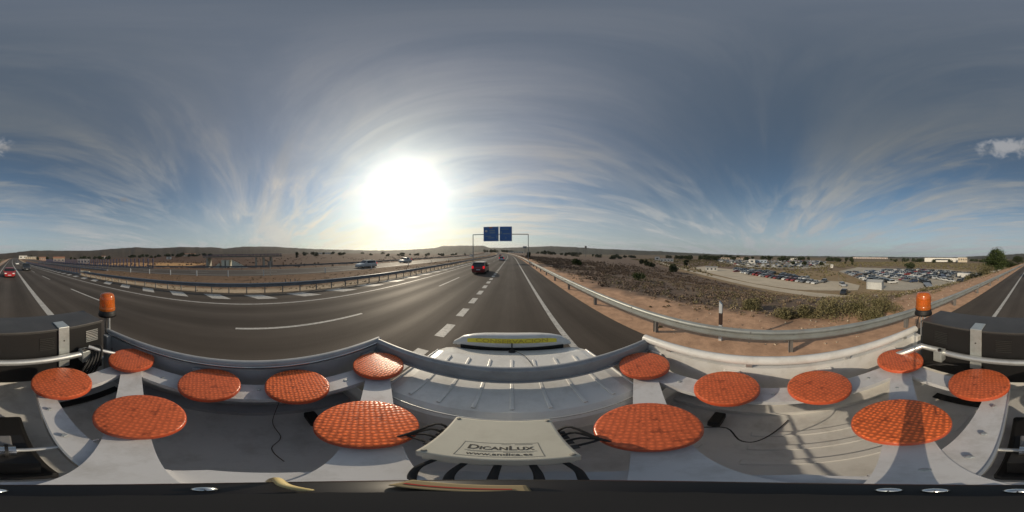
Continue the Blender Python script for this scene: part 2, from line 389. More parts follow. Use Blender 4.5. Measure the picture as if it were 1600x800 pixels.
UU, VV = np.meshgrid(U, V); ZZ = ground_z(UU, VV); XX = UU+Cx(VV)
def fbm(x, y, s): return vnoise(x, y, s)+.5*vnoise(x*2.3, y*2.3, s+1)
def ground_col(u, v):
    A = lambda *c: np.array(c)
    n1 = fbm(u*.35, v*.35, 11); n2 = fbm(u*.09, v*.09, 21); n3 = fbm(u*1.1, v*1.1, 31)
    soil = A(.50, .315, .205); tan = A(.36, .28, .19); scrub = A(.175, .128, .098); olive = A(.25, .20, .115); redf = A(.098, .056, .037); med = A(.185, .118, .074)
    col = np.zeros(u.shape+(3,))
    def mix(c, m): m = np.clip(m, 0, 1)[..., None]; col[:] = col*(1-m)+c*m
    mix(scrub, np.ones_like(u))
    mix(A(.28, .21, .145), sst(n2*1.2)*.5)                       # sandy patches in the scrub
    mix(tan, sst((n1+n3*.5)*1.2-.35)*.55*(v < 60))
    back = sst((25-v)/70.)                                       # greener behind
    mix(olive, back*sst(.5+n1*.7)*.65)
    mix(A(.42, .33, .22), back*sst(n1*1.1+n3*.4-.1)*.7)
    e = 8.3+1.6*n1+.8*n3+2.2*sst(-v/30)
    mix(soil*(1+.12*n3[..., None]), sst((e-u)/1.6))
    mix(soil*.95, ((u > 7) & (u < 16))*sst(n1*1.6+n3*.6-.55)*.7)
    pad = sst((u-upath(v)+1.5)/3)*(v < 60)*(v > -150)*(u < 120)
    mix(A(.33, .25, .15), pad*.7)
    mix(A(.27, .185, .10), sst(n2*1.4+.3)*pad*.6)
    L = (u < 0)
    mix(med*(1+.1*n3[..., None]), L*1.0); mix(A(.46, .37, .26), L*sst(1.6-np.abs(u+13.1)/1.1)*.85)
    mix(A(.17, .125, .085), L*sst(n1+.1)*.5)
    f = L*sst((-34.0-u)/3); mix(redf, f); mix(A(.13, .088, .062), f*sst(n2+.2)*.6); mix(A(.50, .30, .14), f*sst((v+28)/-8.)*sst((-u-46)/6.)*sst((125+u)/25.)*sst((v+130)/20.)*.95)
    d = np.hypot(u, v); fr = sst((d-250)/500)
    mix(A(.16, .122, .078), fr*.8*(u > 0)); mix(A(.075, .05, .036), fr*.8*(u < 0)); mix(A(.26, .20, .13), fr*(u > 0)*sst(fbm(u*.012, v*.012, 41)*1.5)*.6); mix(A(.07, .075, .045), fr*sst(fbm(u*.03, v*.01, 51)*1.6-.1)*.6)
    return np.clip(col, .01, .8)
GC = ground_col(UU, VV)
nv, nu = UU.shape
verts = np.stack([XX, VV, ZZ], -1).reshape(-1, 3); idx = np.arange(nv*nu).reshape(nv, nu)
quads = np.stack([idx[:-1, :-1], idx[:-1, 1:], idx[1:, 1:], idx[1:, :-1]], -1).reshape(-1, 4)
def np_mesh(name, verts, quads, mats, cols=None, smooth=False, mi=None):
    me = bpy.data.meshes.new(name); k = quads.shape[1]
    me.vertices.add(len(verts)); me.vertices.foreach_set('co', verts.astype(np.float32).ravel())
    me.loops.add(quads.size); me.loops.foreach_set('vertex_index', quads.astype(np.int32).ravel())
    me.polygons.add(len(quads)); me.polygons.foreach_set('loop_start', np.arange(0, quads.size, k, dtype=np.int32))
    me.polygons.foreach_set('loop_total', np.full(len(quads), k, dtype=np.int32))
    for m in mats: me.materials.append(m)
    if mi is not None: me.polygons.foreach_set('material_index', mi.astype(np.int32))
    me.update(calc_edges=True)
    if smooth: me.polygons.foreach_set('use_smooth', np.ones(len(quads), bool))
    if cols is not None:
        ca = me.color_attributes.new('col', 'FLOAT_COLOR', 'POINT'); ca.data.foreach_set('color', np.concatenate([cols, np.ones((len(cols), 1))], 1).astype(np.float32).ravel())
    return me
EARTH = mat('earth', (.2, .15, .1), .92, spec=.15, attr='col', var=.30, vscale=2.2, bump=.8, bscale=5.0)
link('ground', np_mesh('ground', verts, quads, [EARTH], GC.reshape(-1, 3), True), kind='structure')

# hills all round the horizon
NA, RR = 900, [900, 1100, 1350, 1650, 2000, 2400, 2800, 3300, 3900]
hv = []; hc = []
azs = np.linspace(-180, 180, NA, endpoint=False)
elv = skyline(azs); elv = elv+.22*np.abs(vnoise(azs*.35, azs*.1, 61))-.12+.06*vnoise(azs*1.9, azs*0, 62)
for i, r in enumerate(RR):
    f = [0, .04, .30, .62, .86, 1.0, .93, .6, .1][i]
    wob = 1+.28*vnoise(azs*.22+i*2.0, azs*.05+i, 70)*(0 < i < 5)
    z = -8+(8+H+2400*np.tan(np.radians(np.maximum(elv, -.2))))*f*wob; z = np.where(i == 5, H+2400*np.tan(np.radians(np.maximum(elv, -.15))), z)
    z = np.minimum(z, H+r*np.tan(np.radians(np.maximum(elv, -.15))))
    if i == 0: z = z-4
    hv.append(np.stack([r*np.sin(np.radians(azs)), r*np.cos(np.radians(azs)), z], -1))
    n = vnoise(azs*.5+i*1.3, azs*.2-i*.8, 80)+.7*vnoise(azs*1.7+i*2.3, azs*.2, 81)
    left = sst((-60-azs)/20)*1.0
    base = np.array([.085, .08, .062])*(1-left[:, None])+np.array([.07, .053, .036])*left[:, None]
    c = base*(1+.28*n[:, None]); hc.append(c)
hv = np.concatenate(hv); hc = np.clip(np.concatenate(hc), .02, .4)
ii = np.arange(NA*len(RR)).reshape(len(RR), NA); jj = np.roll(ii, -1, 1)
hq = np.stack([ii[:-1], jj[:-1], jj[1:], ii[1:]], -1).reshape(-1, 4)
HILL = mat('hill_scrub', (.2, .15, .1), .95, spec=.1, attr='col', var=.38, vscale=.035, bump=1.0, bscale=.08)
link('hills', np_mesh('hills', hv, hq, [HILL], hc, True), kind='structure')

# thin even haze over the plain
def haze():
    m = bpy.data.materials.new('air'); m.use_nodes = True; nt = m.node_tree; nt.nodes.clear()
    o = nt.nodes.new('ShaderNodeOutputMaterial'); v = nt.nodes.new('ShaderNodeVolumePrincipled')
    v.inputs['Color'].default_value = (.95, .96, .97, 1); v.inputs['Density'].default_value = .00009; v.inputs['Anisotropy'].default_value = .72
    nt.links.new(v.outputs[0], o.inputs['Volume'])
    MB().box(-4600, 4600, -4600, 4600, -30, 190).build('haze', m, None, kind='stuff', label='thin pale haze over the far plain', category='haze')
haze()

# ------------------------------------------------------------------ roads and paint
strip('road', -11.75, 3.72, -1500, 1600, 0.0, ASPH, nu=4, **ST)
strip('road', -33.2, -22.6, -1500, 1600, 0.0, ASPH, nu=3, **ST)
strip('road_edge_line', 1.50, 1.68, -1500, 1500, .004, PAINT, **ST)
strip('road_edge_line', -9.12, -8.98, -1500, 1500, .004, PAINT, **ST)
strip('road_edge_line', -23.9, -23.7, -1500, 1500, .004, PAINT, **ST)
strip('road_edge_line', -31.6, -31.4, -1500, 1500, .004, PAINT, **ST)
strip('road_thick_line', -2.30, -1.98, -700, -.8, .004, PAINT, **ST)
def marks(name, rects, m=PAINT, dz=.004):
    b = MB()
    for (pts) in rects: b.add([RP(u, v, dz) for u, v in pts], [(0, 1, 2, 3)])
    return b.build(name, m, None, kind='structure')
rc = []
v = .5
while v < 260: rc.append([(-2.30, v), (-1.98, v), (-1.98, v+1.05), (-2.30, v+1.05)]); v += 1.95
marks('road_thick_dashes', rc)
rc = []
for k in range(-22, 34):
    a = -.77+12.75*k; rc.append([(-5.82, a), (-5.68, a), (-5.68, a+5.1), (-5.82, a+5.1)])
marks('road_lane_dashes', rc)
marks('road_lane_dashes', [[(-27.75, 12*k), (-27.6, 12*k), (-27.6, 12*k+3.5), (-27.75, 12*k+3.5)] for k in range(-25, 30)])
rc = []
for k in range(-40, 60):
    a = .1+2.95*k
    if a < 30: s = 1.0
    rc.append([(-10.15, a), (-11.3, a-1.0), (-11.3, a+.25), (-10.15, a+1.25)])
marks('road_hatched_blocks', rc)

# ------------------------------------------------------------------ guard rails
def rail_beam(u, v0, v1, face, m, near=2.0):
    """W-beam; face=+1: corrugated face towards +u"""
    prof = [(-.02, .44), (.05, .465), (.068, .50), (.068, .53), (-.012, .578), (-.012, .617), (.068, .665), (.068, .695), (.05, .73), (-.02, .755)]
    back = [(p[0]-.012, p[1]) for p in prof[::-1]]; pr = prof+back; n = len(pr); b = MB()
    vv = vs_range(v0, v1, near, .04); vs = []; fs = []
    for v in vv:
        for (a, z) in pr: vs.append(RP(u+a*face, v, z))
    for i in range(len(vv)-1):
        for k in range(n): fs.append((i*n+k, i*n+(k+1) % n, (i+1)*n+(k+1) % n, (i+1)*n+k))
    b.add(vs, fs, 0, False); return b
def post_mesh(w, h, mname, m):
    b = MB(); b.box(-w/2, w/2, -.05, .05, -.2, h); b.box(-w/2-.02, w/2+.02, -.055, -.045, -.2, h); b.box(-w/2-.02, w/2+.02, .045, .055, -.2, h); return b
# right rail
gr = thing('guard_rail', 'long galvanised guard rail along the orange soil verge beside the right shoulder', 'guard rail', (0, 0, 0))
rail_beam(4.06, -320, 420, -1, GALV2).build('rail_beam', GALV2, gr)
pb = post_mesh(.10, .66, 'post', POST); p0 = pb.build('post', POST, gr); first = True
for k in range(-38, 60):
    v = -.62+4.0*k; o = p0 if first else p0.copy()
    if not first: COL.objects.link(o)
    first = False; o.location = RP(4.16, v, 0); o.rotation_euler = (0, 0, RT(v))
jb = MB()
for k in range(-20, 30):
    p = RP(4.06, .4+4.0*k, 0); T = Matrix.Translation(p) @ Matrix.Rotation(RT(.4+4.0*k), 4, 'Z')
    for z in (.478, .515, .68, .715): jb.bevbox(-.078, -.060, -.012, .012, z-.012, z+.012, .004, 0, T)
jb.build('joint_bolts', POST, gr, kind='stuff')
# spacer brackets behind beam
sp0 = MB().add([(-.06, -.05, .70), (-.06, .05, .70), (.06, 0, .50), (-.06, -.05, .48), (-.06, .05, .48), (.06, 0, .70)], [(0, 1, 5), (3, 2, 4), (0, 3, 4, 1), (0, 5, 2, 3), (1, 4, 2, 5)]).build('bracket', GALV, gr)
sp0.location = RP(4.12, -.62, 0)
for v in (-12.4, -28.4, -44.4, 12, 24):
    rf = MB().lathe([(0, 0), (.05, .0), (.05, .02), (0, .022)], (0, 0, 0), 14).build('reflector', SIGNW, gr); rf.location = RP(4.0, v, .62)
    rf.rotation_euler = (0, R(-90), 0)
# median rail of our carriageway
gm = thing('guard_rail', 'shaded steel guard rail on close posts between the hatched white blocks and the median', 'guard rail', (0, 0, 0))
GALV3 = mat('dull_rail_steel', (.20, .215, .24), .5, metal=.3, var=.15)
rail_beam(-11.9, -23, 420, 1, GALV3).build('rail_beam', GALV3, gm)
pm = MB(); pm.box(-.04, .04, -.035, .035, -.2, .62); q0 = pm.build('post', POST, gm); q0.location = RP(-11.97, -22, 0); n = 0
for k in range(1, 100):
    v = -22+1.33*k; o = q0.copy(); COL.objects.link(o); o.location = RP(-11.97, v, 0)
b = MB()
for k in range(100, 300):
    v = -22+1.33*k; p = RP(-11.97, v, 0); b.box(p.x-.04, p.x+.04, p.y-.035, p.y+.035, p.z-.2, p.z+.62)
b.build('posts', POST, gm, kind='stuff')
# crash cushion end
cb = thing('crash_cushion', 'rounded yellowish rail end where the median guard rail meets the blue parapet', 'crash cushion', RP(-11.9, -24, 0))
pts = [(0, 1.2, .62), (.0, 0, .62), (-.25, -.6, .62), (-.7, -.6, .62), (-.95, 0, .62), (-.95, 1.2, .62)]
MB().tube(pts, .13, 8).build('bumper', CONC, cb); [MB().box(q, q+.1, -.05, .05, -.2, .6).build('post', POST, cb) for q in (-.1, -.95)]
# opposite carriageway barriers
go = thing('guard_rail', 'dark far guard rail beyond the oncoming carriageway along the field', 'guard rail')
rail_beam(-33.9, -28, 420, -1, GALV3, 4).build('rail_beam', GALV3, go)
rb = MB()
for k in range(0, 100):
    v = -27+4*k; p = RP(-33.8, v, 0); rb.box(p.x-.05, p.x+.05, p.y-.05, p.y+.05, p.z-.5, p.z+.62)
rb.build('posts', POST, go, kind='stuff')

# blue bridge parapets behind
def blue_fence(name, u, v0, v1, h, step, label, rails, th=.05):
    t = thing(name, label, 'railing'); pb = MB().box(-th, th, -th, th, -.3, h); p0 = None; n = 0; v = v1
    while v > v0 and n < 98:
        if p0 is None: p0 = pb.build('post', BLUEF, t); o = p0
        else: o = p0.copy(); COL.objects.link(o)
        o.location = RP(u, v, 0); v -= step; n += 1
    for z in rails:
        pts = [RP(u, a, z) for a in vs_range(v, v1, 3, .03)]; MB().tube(pts, .045, 6).build('rail', BLUEF, t)
    MB().add([RP(u-.15, a, dz) for a in (v0, v1) for dz in (0, 0)] and [RP(u-.2, v, .25), RP(u+.2, v, .25), RP(u+.2, v1, .25), RP(u-.2, v1, .25), RP(u-.2, v, -1.5), RP(u+.2, v, -1.5), RP(u+.2, v1, -1.5), RP(u-.2, v1, -1.5)],
             [(0, 1, 2, 3), (0, 4, 5, 1), (3, 2, 6, 7), (0, 3, 7, 4), (1, 5, 6, 2)]).build('kerb', GALV3, t)
    return t
blue_fence('bridge_railing', -34.3, -150, -26, 2.65, 1.75, 'tall blue posts of the railing on the far side of the oncoming carriageway', (.45, .85, 1.35), .11)
blue_fence('bridge_railing', -12.2, -120, -25, 1.15, 1.3, 'low dense blue parapet railing in the median behind the hatched blocks', (.35, .6, .85, 1.1))
blue_fence('bridge_railing', -21.8, -120, -30, 1.9, 2.2, 'middle row of tall thin blue posts between the two carriageways', (.5, 1.0), .04)

# delineator posts of the median
dl = MB().box(-.045, .045, -.06, .06, -.1, .85); dl0 = None
for i, v in enumerate((-22.5, -17.6, -13.2, -8.6, -3.9, 1.0, 10, 19, 30, 41, 54)):
    if dl0 is None: dl0 = dl.build('delineator_post', SIGNW, None, **tagk('short white delineator post in the dry grass of the median beside the oncoming lanes', 'delineator post', 'white posts along the oncoming lanes')); o = dl0
    else: o = dl0.copy(); COL.objects.link(o)
    o.location = RP(-22.2, v, -.05); o['label'] = ['first','second','third','fourth','fifth'][(4-i) if i < 5 else 0 if i == 5 else i-6]+(' short white post behind the small sign, along the oncoming lanes' if i < 5 else ' short white post beyond the small sign, along the oncoming lanes') if i != 5 else 'short white post standing right next to the small sign in the median'
    o.scale = (1, 1, 1)
# tall striped marker post behind the right rail
mk = thing('marker_post', 'white marker post with a dark band standing behind the right guard rail', 'marker post', RP(4.62, 1.35, -.05))
MB().box(-.045, .045, -.045, .045, -.1, .62).build('lower_shaft', SIGNW, mk)
MB().box(-.048, .048, -.048, .048, .62, 1.02).build('dark_band', mat('dark_band', (.045, .025, .02), .6), mk)
MB().box(-.045, .045, -.045, .045, 1.02, 1.30).add([(-.045, -.045, 1.30), (.045, -.045, 1.30), (.045, .045, 1.40), (-.045, .045, 1.40), (-.045, .045, 1.30), (.045, .045, 1.30)], [(0, 1, 2, 3), (3, 2, 5, 4), (0, 3, 4), (1, 5, 2)]).build('cap', SIGNW, mk)
# back of a small sign in the median
ms = thing('small_sign', 'back of a small sign on a thin pale post beside the oncoming lanes', 'road sign', RP(-22.0, 1.9, 0))
MB().tube([(0, 0, -.2), (0, 0, 2.0)], .045, 8).build('pole', GALV, ms); MB().box(-.02, .02, -.33, .33, 1.3, 2.0).build('plate', POST, ms)
ch = MB()
for k, v in enumerate((3.0, 3.5, 4.0)):
    pst = MB().tube([(0, 0, -.2), (0, 0, .42)], .05, 8).build('stub_post', POST, None, **tagk('short dark stub post, one of three close together in the median grass', 'post', 'stub posts in the median')); pst.location = RP(-16.5, v, -.15)

# ------------------------------------------------------------------ gantry sign
ga = thing('sign_gantry', 'portal gantry across the motorway carrying two blue direction panels', 'sign gantry', RP(0, 50, 0))
gl_, gr_ = -12.15, 5.0; ht = 8.35
MB().box(gl_-.10, gl_+.10, -.10, .10, -.3, ht).build('post', GALV3, ga); MB().box(gr_-.10, gr_+.10, -.10, .10, -.3, ht).build('post', GALV3, ga)
MB().box(gl_-.10, gr_+.10, -.12, .12, ht-.08, ht+.14).build('crossbeam', GALV3, ga)
def panel(x0, x1, z0, z1, items):
    p = MB().box(x0, x1, -.30, -.22, z0, z1).build('sign_panel', BLUE, ga)
    b = MB(); e = .07
    for (a, c, d, f) in ((x0+e, x1-e, z1-2*e, z1-e), (x0+e, x1-e, z0+e, z0+2*e), (x0+e, x0+2*e, z0+2*e, z1-2*e), (x1-2*e, x1-e, z0+2*e, z1-2*e)): b.box(a, c, -.306, -.301, d, f)
    b.build('border', SIGNW, p)
    b = MB()
    for (a, c, d, f) in items: b.box(a, c, -.306, -.301, d, f)
    b.build('faded_lettering', mat('faded_sign_lettering', (.16, .26, .40), .5), p)
    return p
zb, zt = 6.2, 10.75
pl = panel(-8.75, -4.05, zb, zt, [(-7.0, -5.2, 9.3, 9.75), (-6.9, -5.1, 8.65, 9.05), (-8.2, -6.4, 7.6, 7.9), (-7.4, -5.4, 7.1, 7.4), (-4.75, -4.4, 7.0, 8.0)])
MB().box(-7.0, -6.0, -.307, -.301, zt-.5, zt-.15).build('route_number_plate', ORANGE, pl)
rr_ = MB().lathe([(0, 0), (.38, 0), (.38, .01), (0, .012)], (0, 0, 0), 20).build('round_emblem', SIGNW, pl); rr_.location = (-7.9, -.301, 9.35); rr_.rotation_euler = (R(90), 0, 0)
panel(-3.8, -.0, zb, zt, [(-3.4, -1.0, 9.8, 10.05), (-3.5, -3.1, 8.4, 9.3), (-2.8, -.6, 8.35, 8.65), (-2.1, -1.7, 7.0, 7.35)])

# ------------------------------------------------------------------ vehicles
def loft_car(length, width, height, kind, zb=.22, belt=None):
    """returns dict of MBs: body, windows, wheel positions. Nose towards +y. Stations along the length."""
    Lh = length/2; hw = width/2; belt = belt or height*.60
    P = {'hatch': [(-1, .80, .62, 0), (-.97, .96, .93, 0), (-.90, .99, 1.0, .42), (-.80, 1, 1.0, .93), (-.45, 1, 1.0, 1.0), (0.02, 1, 1.0, 1.0), (.16, 1, 1.0, .95), (.44, .99, .98, .10), (.50, .99, .93, 0), (.80, .97, .85, 0), (.94, .90, .74, 0), (1, .76, .55, 0)],
         'suv': [(-1, .84, .66, 0), (-.97, .97, .95, 0), (-.93, .99, 1.0, .55), (-.86, 1, 1.0, .95), (-.45, 1, 1.0, 1.0), (0.05, 1, 1.0, 1.0), (.18, 1, 1.0, .95), (.40, .99, 1.0, .10), (.46, .99, .97, 0), (.82, .97, .92, 0), (.95, .91, .80, 0), (1, .78, .6, 0)],
         'sedan': [(-1, .80, .66, 0), (-.96, .95, .93, 0), (-.72, .99, 1.0, 0), (-.62, 1, 1.0, .25), (-.38, 1, 1.0, .93), (-.1, 1, 1.0, 1.0), (.08, 1, 1.0, .98), (.18, 1, 1.0, .88), (.42, .99, .98, .08), (.50, .99, .92, 0), (.80, .97, .85, 0), (.94, .90, .74, 0), (1, .76, .55, 0)],
         'van': [(-1, .90, .80, 0), (-.985, .98, .98, .9), (-.95, 1, 1.0, 1.0), (-.4, 1, 1.0, 1.0), (.2, 1, 1.0, 1.0), (.45, 1, 1.0, .95), (.66, .99, 1.0, .1), (.72, .98, .93, 0), (.92, .95, .78, 0), (1, .82, .6, 0)]}[kind]
    body = MB(); win = MB(); rings = []
    for (t, w, bz, rf) in P:
        y = t*Lh; W_ = hw*w; zbelt = belt*bz; zr = belt*bz+(height-belt)*rf; inw = .80 if kind != 'van' else .92
        wr = W_*(.96-(.96-inw)*rf)
        rings.append([(W_*.86, y, zb), (W_, y, zb+.12), (W_*1.0, y, zbelt*.72), (W_*.965, y, zbelt), (wr+.0, y, zbelt+(zr-zbelt)*.9 if rf > 0 else zbelt+.005), (wr*.88, y, zr if rf > 0 else zbelt+.03), (0, y, zr+.015 if rf > 0 else zbelt+.05)])
    n = 7
    for i in range(len(rings)-1):
        a, c = rings[i], rings[i+1]; ra, rc_ = P[i][3], P[i+1][3]
        for sgn in (1, -1):
            for k in range(n-1):
                q = [Vector((p[0]*sgn, p[1], p[2])) for p in (a[k], a[k+1], c[k+1], c[k])]
                glassy = False
                if k == 3 and max(ra, rc_) > .3 and not (kind == 'van' and -1 < P[i][0] < .1): glassy = True
                if k in (4, 5) and abs(ra-rc_) > .3: glassy = True
                if k == 3 and abs(ra-rc_) > .3: glassy = False
                (win if glassy else body).add(q, [(0, 1, 2, 3)], 0, not glassy)
    for ring, s in ((rings[0], -1), (rings[-1], 1)):
        vs = [Vector(p) for p in ring]+[Vector((-p[0], p[1], p[2])) for p in ring[-2::-1]]; body.add(vs, [tuple(range(len(vs)))], 0)
    return body, win
def wheel_mb(r=.32, w=.2):
    b = MB(); prof = [(r*.55, -w/2), (r*.93, -w/2), (r, -w*.3), (r, w*.3), (r*.93, w/2), (r*.55, w/2)]
    b.lathe(prof, (0, 0, 0), 20, 0); b.lathe([(r*.56, -w*.35), (0.0, -w*.30)], (0, 0, 0), 20, 1, False); b.lathe([(r*.56, w*.35), (0, w*.30)], (0, 0, 0), 20, 1, False)
    for k in range(5):
        T = Matrix.Rotation(2*PI*k/5, 4, 'Z'); b.box(-.02, .02, .03, r*.56, w*.32, w*.42, 1, T); b.box(-.02, .02, .03, r*.56, -w*.42, -w*.32, 1, T)
    return b
def car(name, label, cat, loc, rotz, L_, W_, H_, kind, paint, rear_red=True):
    t = thing(name, label, cat, loc, rotz); body, win = loft_car(L_, W_, H_, kind)
    body.build('body', paint, t); win.build('windows', GLASS, t)
    for y in (L_*.31, -L_*.30):
        for s in (1, -1):
            w = wheel_mb().build('wheel', [RUBBER, ALU], t); w.location = (s*(W_/2-.13), y, .32); w.rotation_euler = (0, R(90), 0)
    for s in (1, -1):
        MB().bevbox(s*W_*.33-.17, s*W_*.33+.17, L_/2-.20, L_/2-.03, .58, .74, .03).build('headlight', mat('headlight', (.8, .8, .8), .1), t)
        MB().bevbox(s*W_*.40-.13, s*W_*.40+.10, -L_/2-.03, -L_/2+.16, .70, 1.02, .03).build('tail_light', mat('tail_lens', (.75, .015, .02), .2, emit=1.1), t)
        MB().bevbox(s*(W_/2+.01)-.08, s*(W_/2+.01)+.08, L_*.14, L_*.14+.12, H_*.60, H_*.60+.14, .03).build('mirror', paint, t)
    MB().box(-.26, .26, -L_/2-.02, -L_/2+.02, .50, .61).build('number_plate', SIGNW, t)
    MB().box(-.26, .26, L_/2-.02, L_/2+.02, .36, .47).build('number_plate', SIGNW, t)
    MB().box(-W_*.44, W_*.44, -L_/2+.04, L_/2-.04, .16, .34).build('underbody', RUBBER, t)
    return t
def pt(name, c): return mat(name, c, .28, coat=.6, spec=.5)
silver = pt('silver_paint', (.42, .44, .46)); white = pt('white_paint', (.72, .72, .70)); dark = pt('black_car_paint', (.02, .023, .028)); blueg = pt('grey_blue_paint', (.10, .13, .17)); dred = pt('dark_red_paint', (.14, .012, .015)); sblue = pt('silver_blue_paint', (.35, .40, .47))
car('car', 'dark red hatchback with its tail lights facing the camera in the lane ahead', 'car', RP(-4.25, 22.2, 0), RT(22), 4.1, 1.8, 1.52, 'suv', dred)
car('car', 'small silver car far ahead just left of the short thick dashes', 'car', RP(-3.55, 57, 0), RT(57), 4.2, 1.78, 1.45, 'hatch', sblue)
car('car', 'larger silver hatchback on the oncoming carriageway, nearer to the camera', 'car', RP(-25.6, 20.5, 0), RT(20)+PI, 4.4, 1.8, 1.5, 'hatch', silver)
car('car', 'silver saloon on the oncoming carriageway following the hatchback', 'car', RP(-29.2, 38, 0), RT(38)+PI, 4.5, 1.8, 1.5, 'sedan', silver)
car('car', 'tiny white car far off on the oncoming carriageway where it bends', 'car', RP(-29.0, 118, 0), RT(118)+PI, 4.3, 1.8, 1.5, 'hatch', white)
car('car', 'bright red saloon following the truck in the same lane', 'car', RP(-.35, -26.5, 0), RT(-26), 4.3, 1.8, 1.43, 'sedan', RED)
car('car', 'black off-road car with lit-looking headlamps behind in the middle lane', 'car', RP(-4.6, -41, 0), RT(-41), 4.6, 1.9, 1.85, 'suv', dark)
car('car', 'small white car far behind the black off-road car', 'car', RP(-4.4, -86, 0), RT(-86), 4.3, 1.8, 1.5, 'hatch', white)
car('car', 'very distant dark car ahead near the foot of the gantry view', 'car', RP(-7.4, 118, 0), RT(118), 4.3, 1.8, 1.5, 'hatch', dark)

# ------------------------------------------------------------------ truck carrying the camera
TR = thing('maintenance_truck', 'white road maintenance pick-up truck with a high open tub, seen from above', 'truck', (0, 0, 0))
def part(name, mb, m, parent=TR, **k): return mb.build(name, m, parent, **k)
# cab: lofted, roof at z 1.75
def cab():
    st = [(.50, .885, 1.14, .57, 1.75), (.535, .89, 1.16, .60, 1.815), (.60, .89, 1.16, .62, 1.848), (.9, .89, 1.16, .635, 1.855), (1.22, .89, 1.16, .62, 1.845), (1.36, .89, 1.15, .585, 1.81), (1.45, .89, 1.14, .56, 1.765), (2.05, .88, 1.10, .80, 1.12), (2.16, .87, 1.04, .78, 1.05), (2.75, .85, .98, .72, 1.0), (3.02, .80, .84, .66, .88), (3.12, .72, .62, .6, .66)]
    body = MB(); win = MB(); rg = []
    for (y, w, zb_, wr, zr) in st: rg.append([(w*.95, y, .38), (w, y, .55), (w, y, zb_-.12), (w-.02, y, zb_), (wr+.035, y, zr-.05), (wr, y, zr-.018), (wr-.07, y, zr-.002), (0, y, zr+.012)])
    for i in range(len(rg)-1):
        for s in (1, -1):
            for k in range(7):
                q = [Vector((p[0]*s, p[1], p[2])) for p in (rg[i][k], rg[i][k+1], rg[i+1][k+1], rg[i+1][k])]
                g = (k == 3 and 2 <= i <= 4) or (k >= 4 and i == 6)
                (win if g else body).add(q, [(0, 1, 2, 3)], 0, not g)
    for ring in (rg[0], rg[-1]):
        vs = [Vector(p) for p in ring]+[Vector((-p[0], p[1], p[2])) for p in ring[-2::-1]]; body.add(vs, [tuple(range(len(vs)))], 0)
    return body, win
cbody, cwin = cab(); cabo = part('cab', cbody, WPAINT); part('windows', cwin, GLASS, cabo)
rb = MB()
for x in (-.46, -.31, -.155, 0, .155, .31, .46): rb.bevbox(x-.010, x+.010, .62, 1.16, 1.84, 1.8675-.013*abs(x), .004)
part('roof_ribs', rb, WPAINT, cabo)
# long gutters at both roof edges
for s in (1, -1): part('roof_gutter', MB().tube([(s*.615, .56, 1.825), (s*.63, .9, 1.842), (s*.61, 1.24, 1.828)], .009, 6), WPAINT, cabo)
part('roof_edge_strip', MB().tube([(-.56, .555, 1.84), (-.3, .545, 1.852), (0, .542, 1.855), (.3, .545, 1.852), (.56, .555, 1.84)], .005, 6), ALU, cabo)
# roof sign pod with yellow writing band
pod = MB(); prof = []
for i in range(13):
    x = -.54+1.08*i/12; e = 1-abs(x/.54)**3.2; prof.append((x, .012+.122*max(e, 0)**.6, .05+.12*max(e, 0)**.8))
vs = []; fs = []
for (x, h, d) in prof: vs += [(x, 1.405, 1.825), (x, 1.418, 1.825+h*.92), (x, 1.442+d*.25, 1.825+h), (x, 1.43+d, 1.825+h*.6), (x, 1.43+d*1.1, 1.76)]
for i in range(12):
    for k in range(4): fs.append((i*5+k, i*5+k+1, (i+1)*5+k+1, (i+1)*5+k))
pod.add(vs, fs, 0, True); pod.add([vs[0], vs[1], vs[2], vs[3], vs[4]], [(0, 1, 2, 3, 4)]); pod.add(vs[-5:], [(4, 3, 2, 1, 0)])
podo = part('roof_sign', pod, WPAINT)
part('base_strip', MB().box(-.46, .46, 1.392, 1.404, 1.79, 1.834), BLACK, podo)
ba = MB(); n = 16
vs = []
for i in range(n+1):
    x = -.40+.80*i/n; e = 1-abs(x/.54)**3.2; h = .012+.122*max(e, 0)**.6
    y0, z0, y1, z1 = 1.405+.013*.46, 1.825+h*.92*.46, 1.405+.013*.88, 1.825+h*.92*.88
    vs += [(x, y0-.004, z0), (x, y1-.004, z1)]
ba.add(vs, [(2*i, 2*i+2, 2*i+3, 2*i+1) for i in range(n)]); part('yellow_band', ba, YEL, podo)
def text(s, size, m, parent, loc, rot, name='lettering', sx=1.0, bold=.0, align='CENTER', depth=.0008, **k):
    c = bpy.data.curves.new(name, 'FONT'); c.body = s; c.size = size; c.align_x = align; c.extrude = depth; c.offset = bold; c.align_y = 'CENTER'
    if 'scaps' in k: c.small_caps_scale = .72
    o = bpy.data.objects.new(name, c); COL.objects.link(o)
    if 'scaps' in k:
        for i, ch_ in enumerate(s):
            if ch_.islower(): c.body_format[i].use_small_caps = True
    bpy.context.view_layer.update(); me = bpy.data.meshes.new_from_object(o.evaluated_get(bpy.context.evaluated_depsgraph_get()))
    bpy.data.objects.remove(o); me.materials.clear(); me.materials.append(m)
    r = bpy.data.objects.new(name, me); COL.objects.link(r); r.parent = parent; r.location = loc; r.rotation_euler = rot; r.scale = (sx, 1, 1); return r
text('CONSERVACION', .056, INKY, podo, (0, 1.4065, 1.903), (R(83), 0, 0), sx=1.5, bold=.0012)
# antenna
an = part('antenna', MB().lathe([(.032, 0), (.022, .02), (.008, .035), (0, .036)], (0, 1.33, 1.828), 14).tube([(0, 1.33, 1.855), (0.0, 1.35, 1.92)], .006, 6).tube([(0, 1.33, 1.855), (.09, 1.2, 1.88), (.14, 1.05, 1.872)], .003, 5), BLACK, cabo)
